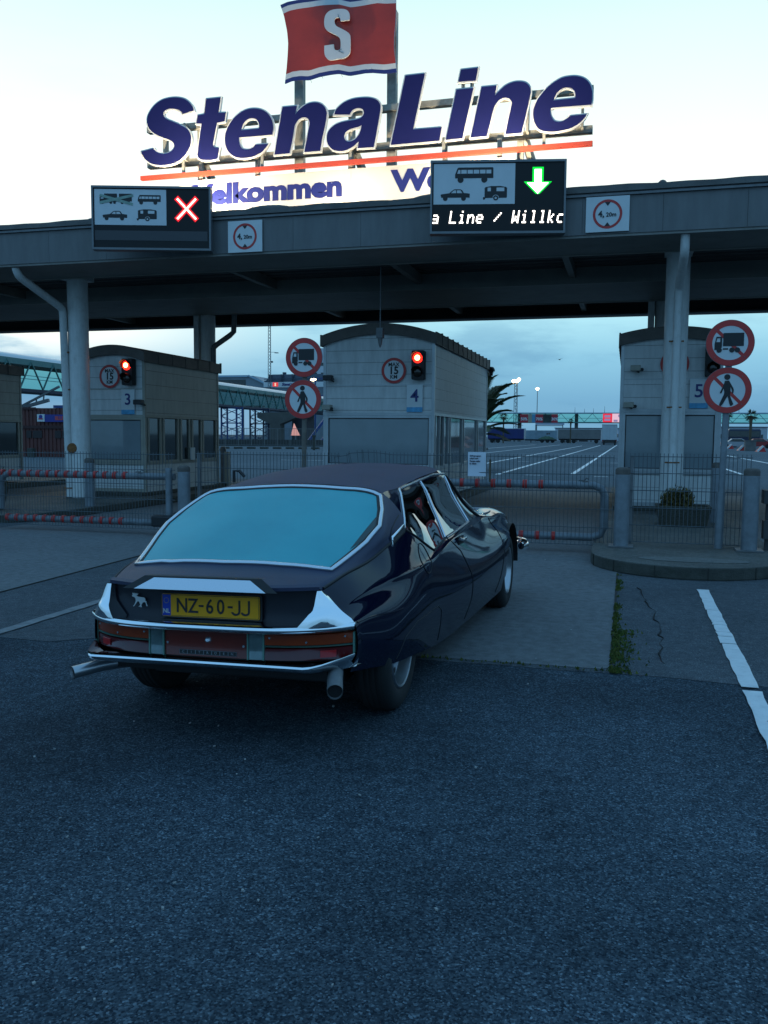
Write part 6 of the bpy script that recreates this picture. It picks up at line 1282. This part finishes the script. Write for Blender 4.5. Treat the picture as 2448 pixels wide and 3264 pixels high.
# rounded apron under the tail
def bow(x, k): return k * (min(abs(x), .78) / .7) ** 4
def sweep(b, prof, k, x0, x1, n=36, mi=0, flip=False, pw=4):
    b.grid([[(x0 + (x1 - x0) * i / n, y + k * (abs(x0 + (x1 - x0) * i / n) / .7) ** pw, z) for i in range(n + 1)] for y, z in prof], mi, flip)
b = CB(); sweep(b, [(-.82, .768), (-.845, .758), (-.846, .742), (-.80, .735), (-.70, .735)], .19, -.555, .555, pw=2); b.build('tailgate_lip', m_deckp, hatch, smooth=40)
b = CB(); b.grid([[(x, -.70 + bow(x, .03), z) for x in (-.56, -.3, 0, .3, .56)] for z in (.56, .745)], flip=False); tp_ = b.build('tail_panel', m_panel)
b = CB(); sweep(b, [(-.70, .578), (-.80, .579), (-.850, .586), (-.868, .578), (-.872, .565), (-.862, .553), (-.835, .547), (-.79, .546)], .20, -.705, .705, 40); bar_ = b.build('chrome_tail_bar', m_chrome, smooth=60)
for sg in (1, -1):
    b = CB(); rows = []
    for i in range(9):
        t = i / 8; z = .580 + (.742 - .580) * t
        ii = V((sg * (.540 + .0 * t), -.755 + .01 * t, z)); oo = V(surf(0, sg * (6 - 2.95 * t))) + V((sg * .004, -.004, 0)); z = oo.z; ii = V((sg * (.525 + .02 * t - .05 * (1 - t) ** 4), -.820 + .09 * t, z)); rows.append([tuple(ii.lerp(oo, j / 8) + V((sg * .016, -.030, .004)) * math.sin(math.pi * j / 8) * (1 - .4 * t)) for j in range(9)])
    b.grid(rows, 0, sg < 0); b.grid([[tuple(r[0]) for r in rows], [(r[0][0] - sg * .0, -.70, r[0][2]) for r in rows]], 0); b.build('chrome_wing', m_chrome, bar_, smooth=60)
# bright strip on the lip and its dark notch
b = CB(); b.add([(-.40, -.853, .743), (.40, -.853, .743), (.305, -.812, .800), (-.305, -.812, .800), (-.305, -.76, .797), (.305, -.76, .797)], [(0, 1, 2, 3), (3, 2, 5, 4)]); b.build('notch', m_rubber, hatch)
b = CB(); b.add([(-.335, -.861, .744), (.345, -.861, .744), (.25, -.820, .793), (-.25, -.820, .793), (-.335, -.855, .743), (.345, -.855, .743)], [(0, 1, 2, 3), (0, 4, 5, 1)]); b.build('bright_strip', m_trim, hatch)
# number plate
PO = V((0, -.725, .644)); cU, cV_ = V((1, 0, 0)), V((0, 0, 1))
b = CB(); b.prism(rrect(-.27, .27, -.063, .063, .012), PO + V((-.006, .006, 0)), cU, cV_, .012, 0); np_ = b.build('number_plate', m_dark)
PY = PO + V((-.006, 0, 0))
b = CB(); b.prism(rrect(-.26, .26, -.055, .055, .008), PY, cU, cV_, .004, 0); b.prism([(-.258, -.053), (-.212, -.053), (-.212, .053), (-.258, .053)], PY + V((0, -.001, 0)), cU, cV_, .001, 1)
b.prism([rrect(-.257, .257, -.052, .052, .007), rrect(-.255, .255, -.050, .050, .006)], PY + V((0, -.0012, 0)), cU, cV_, .001, 2)
FQ = PY + V((0, -.0015, 0))
for ch, x in (('N', -.150), ('Z', -.090), ('6', -.001), ('0', .057)): b.text(ch, .100, FQ + V((x, 0, -.003)), cU, cV_, .0012, .0009, 2, sx=.86)
for x in (-.047, .107): b.prism([(x - .013, -.004), (x + .013, -.004), (x + .013, .006), (x - .013, .006)], FQ, cU, cV_, .0012, 2)
for x in (.142, .192): b.prism([(x + .008, .035), (x + .018, .035)] [::-1] + [(x + .008, -.018)] + [(x - .006 + .014 * math.cos(t), -.020 + .009 * math.sin(t)) for t in [-math.pi * i / 8 for i in range(1, 8)]] + [(x - .020, -.022), (x - .029, -.022)] + [(x - .006 + .024 * math.cos(t), -.020 + .019 * math.sin(t)) for t in [-math.pi + math.pi * i / 10 for i in range(1, 10)]] + [(x + .018, -.018)], FQ, cU, cV_, .0012, 2)
b.text('NL', .030, PY + V((-.235, -.0015, -.03)), cU, cV_, .001, .0008, 3)
for i in range(12): a = 2 * math.pi * i / 12; b.prism(circ(.002, 6, -.235 + .013 * math.cos(a), .022 + .013 * math.sin(a)), PY + V((0, -.0015, 0)), cU, cV_, .001, 4)
b.build('plate_face', [M('yellow plate', (.92, .40, .005), .45, var=.08, scale=20), M('blue plate band', (.012, .05, .42), .4), m_ink, m_sign, M('gold stars', (.5, .35, .02), .4)], np_)
# running elk sticker
E_ = [(578, 318), (583, 311), (591, 309), (583, 300), (587, 286), (592, 296), (597, 290), (602, 300), (609, 287), (613, 299), (620, 289), (624, 300), (634, 288), (638, 299), (647, 291), (643, 304), (655, 293), (648, 308), (638, 314), (632, 320), (655, 330), (690, 333), (716, 334), (731, 342), (738, 356), (735, 370), (747, 374), (749, 385), (753, 404), (762, 421), (756, 431), (749, 420), (742, 400), (735, 386), (716, 386), (704, 392), (694, 408), (688, 420), (692, 438), (682, 443), (676, 431), (662, 438), (654, 434), (668, 426), (676, 412), (668, 398), (664, 384), (650, 377), (640, 382), (624, 404), (606, 428), (594, 436), (588, 430), (600, 422), (612, 402), (622, 376), (620, 352), (608, 336), (592, 332), (580, 328)]
b = CB(); s_ = .31344 / 668; b.prism([((x - 670) * s_, -(y - 362) * s_) for x, y in E_][::-1], (-.398, -.712, .66), cU, cV_, .002); b.build('elk_sticker', m_sign, tp_)
# tail lamps: curved strips between the chrome bars
m_amber = M('amber lens', (.28, .035, .004), .25, var=.15, scale=8, coat=.4); m_dkred = M('dark red lens', (.09, .004, .005), .2, coat=.5, var=.2, scale=10); m_brred = M('red reflector', (.42, .012, .015), .3, coat=.3); m_brown = M('red brown centre panel', (.15, .014, .006), .3, var=.15, scale=7, coat=.3)
m_clear = M('clear reversing lens', (.14, .20, .20), .12, .3, var=.3, scale=18, coat=.6); m_green = M('greenish lens divider', (.10, .22, .18), .35)
cl_ = CB(); sweep(cl_, [(-.775, .540), (-.775, .405)], .165, -.70, .70); lampb = cl_.build('lamp_housing', m_rubber)
def lens(name, x0, x1, z0, z1, m, d=.014):
    b = CB(); sweep(b, [(-.776, z1), (-.776 - d, z1 - .004), (-.776 - d, z0 + .004), (-.776, z0)], .165, x0, x1, 14, flip=True); 
    for x in (x0, x1): b.add([(x, -.776 + bow(x, .165), z1), (x, -.776 - d + bow(x, .165), z1 - .004), (x, -.776 - d + bow(x, .165), z0 + .004), (x, -.776 + bow(x, .165), z0)], [(0, 1, 2, 3)])
    return b.build(name, m, lampb, smooth=40)
for sg in (1, -1):
    a, c = sorted((sg * .305, sg * .69)); lens('indicator_lens', a, c, .482, .538, m_amber); lens('brake_lens', a, c, .410, .472, m_dkred); a2, c2 = sorted((sg * .56, sg * .625)); lens('reflector', a2, c2, .422, .462, m_brred, .019)
    a, c = sorted((sg * .228, sg * .295)); lens('reversing_lens', a, c, .410, .538, m_clear)
    for x in (.222, .300): a, c = sorted((sg * (x - .004), sg * (x + .004))); lens('lens_divider', a, c, .408, .540, m_green, .018)
    a, c = sorted((sg * .304, sg * .69)); lens('lens_divider', a, c, .473, .481, m_green, .018)
    a, c = sorted((sg * .69, sg * .697)); lens('lens_divider', a, c, .410, .538, m_green, .018)
    b = CB(); 
    for x, z in ((.33, .52), (.66, .52), (.5, .50)): b.cyl((sg * x, -.792 + bow(x, .165), z), (sg * x, -.796 + bow(x, .165), z), .005, n=8)
    b.build('lens_screw', m_trim, lampb)
lens('centre_panel', -.217, .217, .410, .538, m_brown, .008)
b = CB(); b.lathe([(0, .02), (.008, .018), (.014, .008), (.016, 0)], (.015, -.784, .497), (0, -1, 0), 16); 
for x in (-.2, .2): b.cyl((x, -.786, .475), (x, -.79, .475), .006, n=8)
b.build('boot_lock', m_trim, lampb, smooth=60)
b = CB(); b.prism([(-.150, -.0105), (.150, -.0105), (.150, .0105), (-.150, .0105)], (.012, -.7875, .434), cU, cV_, .004, 1)
for i, ch in enumerate('CITROEN'):
    x = .012 - .1286 + i * .0429; b.prism([(-.0195, -.0092), (.0195, -.0092), (.0195, .0092), (-.0195, .0092)], (x, -.7885, .434), cU, cV_, .001, 0); b.text(ch, .017, (x, -.789, .434), cU, cV_, .0008, .0003, 1)
b.build('maker_badge', [m_rubber, m_galv], lampb)
# lower bumper blade
def bowc(x): a = max(0.0, abs(x) - .55) / .15; return .27 * a ** 1.5
b = CB(); n = 44; pr = [(-.78, .405), (-.885, .404), (-.908, .412), (-.912, .424), (-.905, .432), (-.885, .436), (-.85, .402), (-.80, .372), (-.74, .36)]
pr = [(-.775, .408), (-.885, .413), (-.908, .424), (-.914, .416), (-.908, .404), (-.880, .388), (-.80, .372), (-.72, .365)]
b.grid([[(-.705 + 1.41 * i / n, y + bowc(-.705 + 1.41 * i / n) * (1 if y < -.8 else .6), z + .012 * max(0, (abs(-.705 + 1.41 * i / n) - .6) / .1) * (1 if y < -.8 else 0)) for i in range(n + 1)] for y, z in pr]); b.build('rear_bumper', m_chrome, smooth=50)
b = CB(); b.box(-.60, .60, -.74, -.36, .325, .385); b.build('rear_apron', m_rubber)
b = CB(); b.box(-.54, .54, -.34, 3.5, .20, .42); b.box(-.74, .74, .45, 2.6, .19, .30); b.box(-.66, .66, -.45, 3.6, .33, .46); b.build('underbody', m_rubber)
# exhausts
for sg, pts in ((-1, [(-.655, -.905, .326), (-.575, -.78, .338), (-.42, -.56, .335)]), (1, [(.700, -.915, .325), (.655, -.79, .345), (.60, -.62, .355), (.5, -.4, .34)])):
    b = CB(); b.tube(pts, .031 if sg < 0 else .036, 18, caps=False); d = (V(pts[0]) - V(pts[1])).normalized(); b.tube([V(pts[0]), V(pts[0]) - d * .02], [.029, .026] if sg < 0 else [.034, .03], 18, caps=False); ex = b.build('exhaust_pipe', m_rim if sg < 0 else m_galvd, smooth=60)
    b = CB(); b.cyl(V(pts[0]) - d * .012, V(pts[0]) - d * .016, .028 if sg < 0 else .033, n=18); b.build('pipe_opening', m_black, ex)
# wheels
def wheel(x, y, sg):
    t = CB(); O = (x, y, .325); ax = (sg, 0, 0); R_, w = .325, .095
    t.lathe([(.19, .055), (.205, .085), (.24, .098), (.285, .095), (.312, .078), (.324, .05), (.325, 0), (.324, -.05), (.312, -.078), (.285, -.095), (.2, -.09)], O, ax, 44)
    for h_ in (-.045, -.015, .015, .045): t.lathe([(.3255, h_ - .012), (.3275, h_ - .009), (.3275, h_ + .009), (.3255, h_ + .012)], O, ax, 44)
    ty = t.build('tyre', m_tyre, None, roll=False, smooth=50); ty.name = 'wheel'
    r_ = CB(); r_.lathe([(.205, .086), (.198, .094), (.188, .09), (.175, .05), (.165, .032), (.12, .028), (.085, .05), (.06, .07), (.03, .076), (0, .076)], O, ax, 40); r_.build('rim', m_rim, ty, roll=False, smooth=35)
    r_ = CB()
    for i in range(10): a = 2 * math.pi * i / 10; r_.cyl((x + sg * .034, y + .135 * math.cos(a), .325 + .135 * math.sin(a)), (x + sg * .036, y + .135 * math.cos(a), .325 + .135 * math.sin(a)), .018, n=10)
    r_.build('vent_hole', m_black, ty, roll=False)
wheel(.668, .0, 1); wheel(-.665, .0, -1); wheel(.775, 3.03, 1); wheel(-.775, 3.03, -1)
# wheel arches inner
for sg in (1, -1):
    b = CB(); n = 20; b.grid([[(sg * x, 3.03 + .375 * math.cos(math.pi * i / n), .335 + .375 * math.sin(math.pi * i / n)) for i in range(n + 1)] for x in (.895, .52)]); b.add([(sg * .52, 2.65, .2), (sg * .52, 3.41, .2), (sg * .52, 3.41, .75), (sg * .52, 2.65, .75)], [(0, 1, 2, 3)]); b.build('wheel_arch', m_rubber)
# front bumper ends
for sg in (1, -1):
    b = CB(); P = [(sg * .70, 3.90, .45), (sg * .84, 3.80, .455), (sg * .905, 3.68, .46), (sg * .925, 3.56, .462), (sg * .915, 3.47, .46)]
    b.tube(P, [.05, .055, .055, .05, .03], 14); b.build('front_bumper', m_chrome, smooth=60)
# cabin
b = CB(); b.box(-.66, .66, .35, 2.4, .40, .62); b.box(-.62, .62, -.45, .5, .45, .70); b.build('cabin_floor', m_int)
for x in (-.34, .34):
    for y, z in ((1.32, .62), (.55, .60)):
        b = CB(); b.prism(rrect(-.24, .24, 0, .44, .12), (x, y - .05, z), cU, V((0, -.28, 1)), .13, 0); b.box(x - .24, x + .24, y, y + .5, z - .05, z + .10)
        if y > 1: b.prism(rrect(-.11, .11, .46, .54, .035), (x, y - .05, z), cU, V((0, -.28, 1)), .08, 0)
        b.build('seat', m_seat, bevel=.03)
b = CB(); b.box(-.68, .68, 2.02, 2.35, .66, .86); b.build('dashboard', m_int, bevel=.05)
b = CB(); b.tube([(-.36 + .17 * math.cos(t), 1.86 + .06 * math.sin(t), .84 + .16 * math.sin(t)) for t in [2 * math.pi * i / 28 for i in range(28)]], .012, 8, closed=True); b.build('steering_wheel', m_dark)
b = CB(); b.prism(rrect(-.12, .12, -.03, .03, .025), (.02, 1.83, 1.145), cU, cV_, .03); b.tube([(.02, 1.86, 1.16), (.02, 1.90, 1.22)], .010, 6); b.build('rear_view_mirror', m_dark)
b = CB(); b.tube([(.42, 1.98, 1.16), (.42, 1.92, 1.08), (.42, 1.86, 1.06)], .012, 8); b.prism(rrect(-.05, .05, -.04, .04, .012), (.42, 1.84, 1.06), cU, cV_, .02); b.build('dash_holder', m_dark)
# left door mirror
b = CB(); b.prism(rrect(-.085, .085, -.055, .055, .03), (-.955, 1.87, .935), cU, cV_, .07); b.tube([(-.90, 1.9, .90), (-.82, 1.9, .86)], .014, 8); dm = b.build('door_mirror', m_dark, bevel=.01)
b = CB(); b.prism([rrect(-.075, .075, -.048, .048, .026), rrect(-.068, .068, -.041, .041, .022)], (-.955, 1.868, .935), cU, cV_, .004); b.build('mirror_rim', m_chrome, dm)
bm.free()
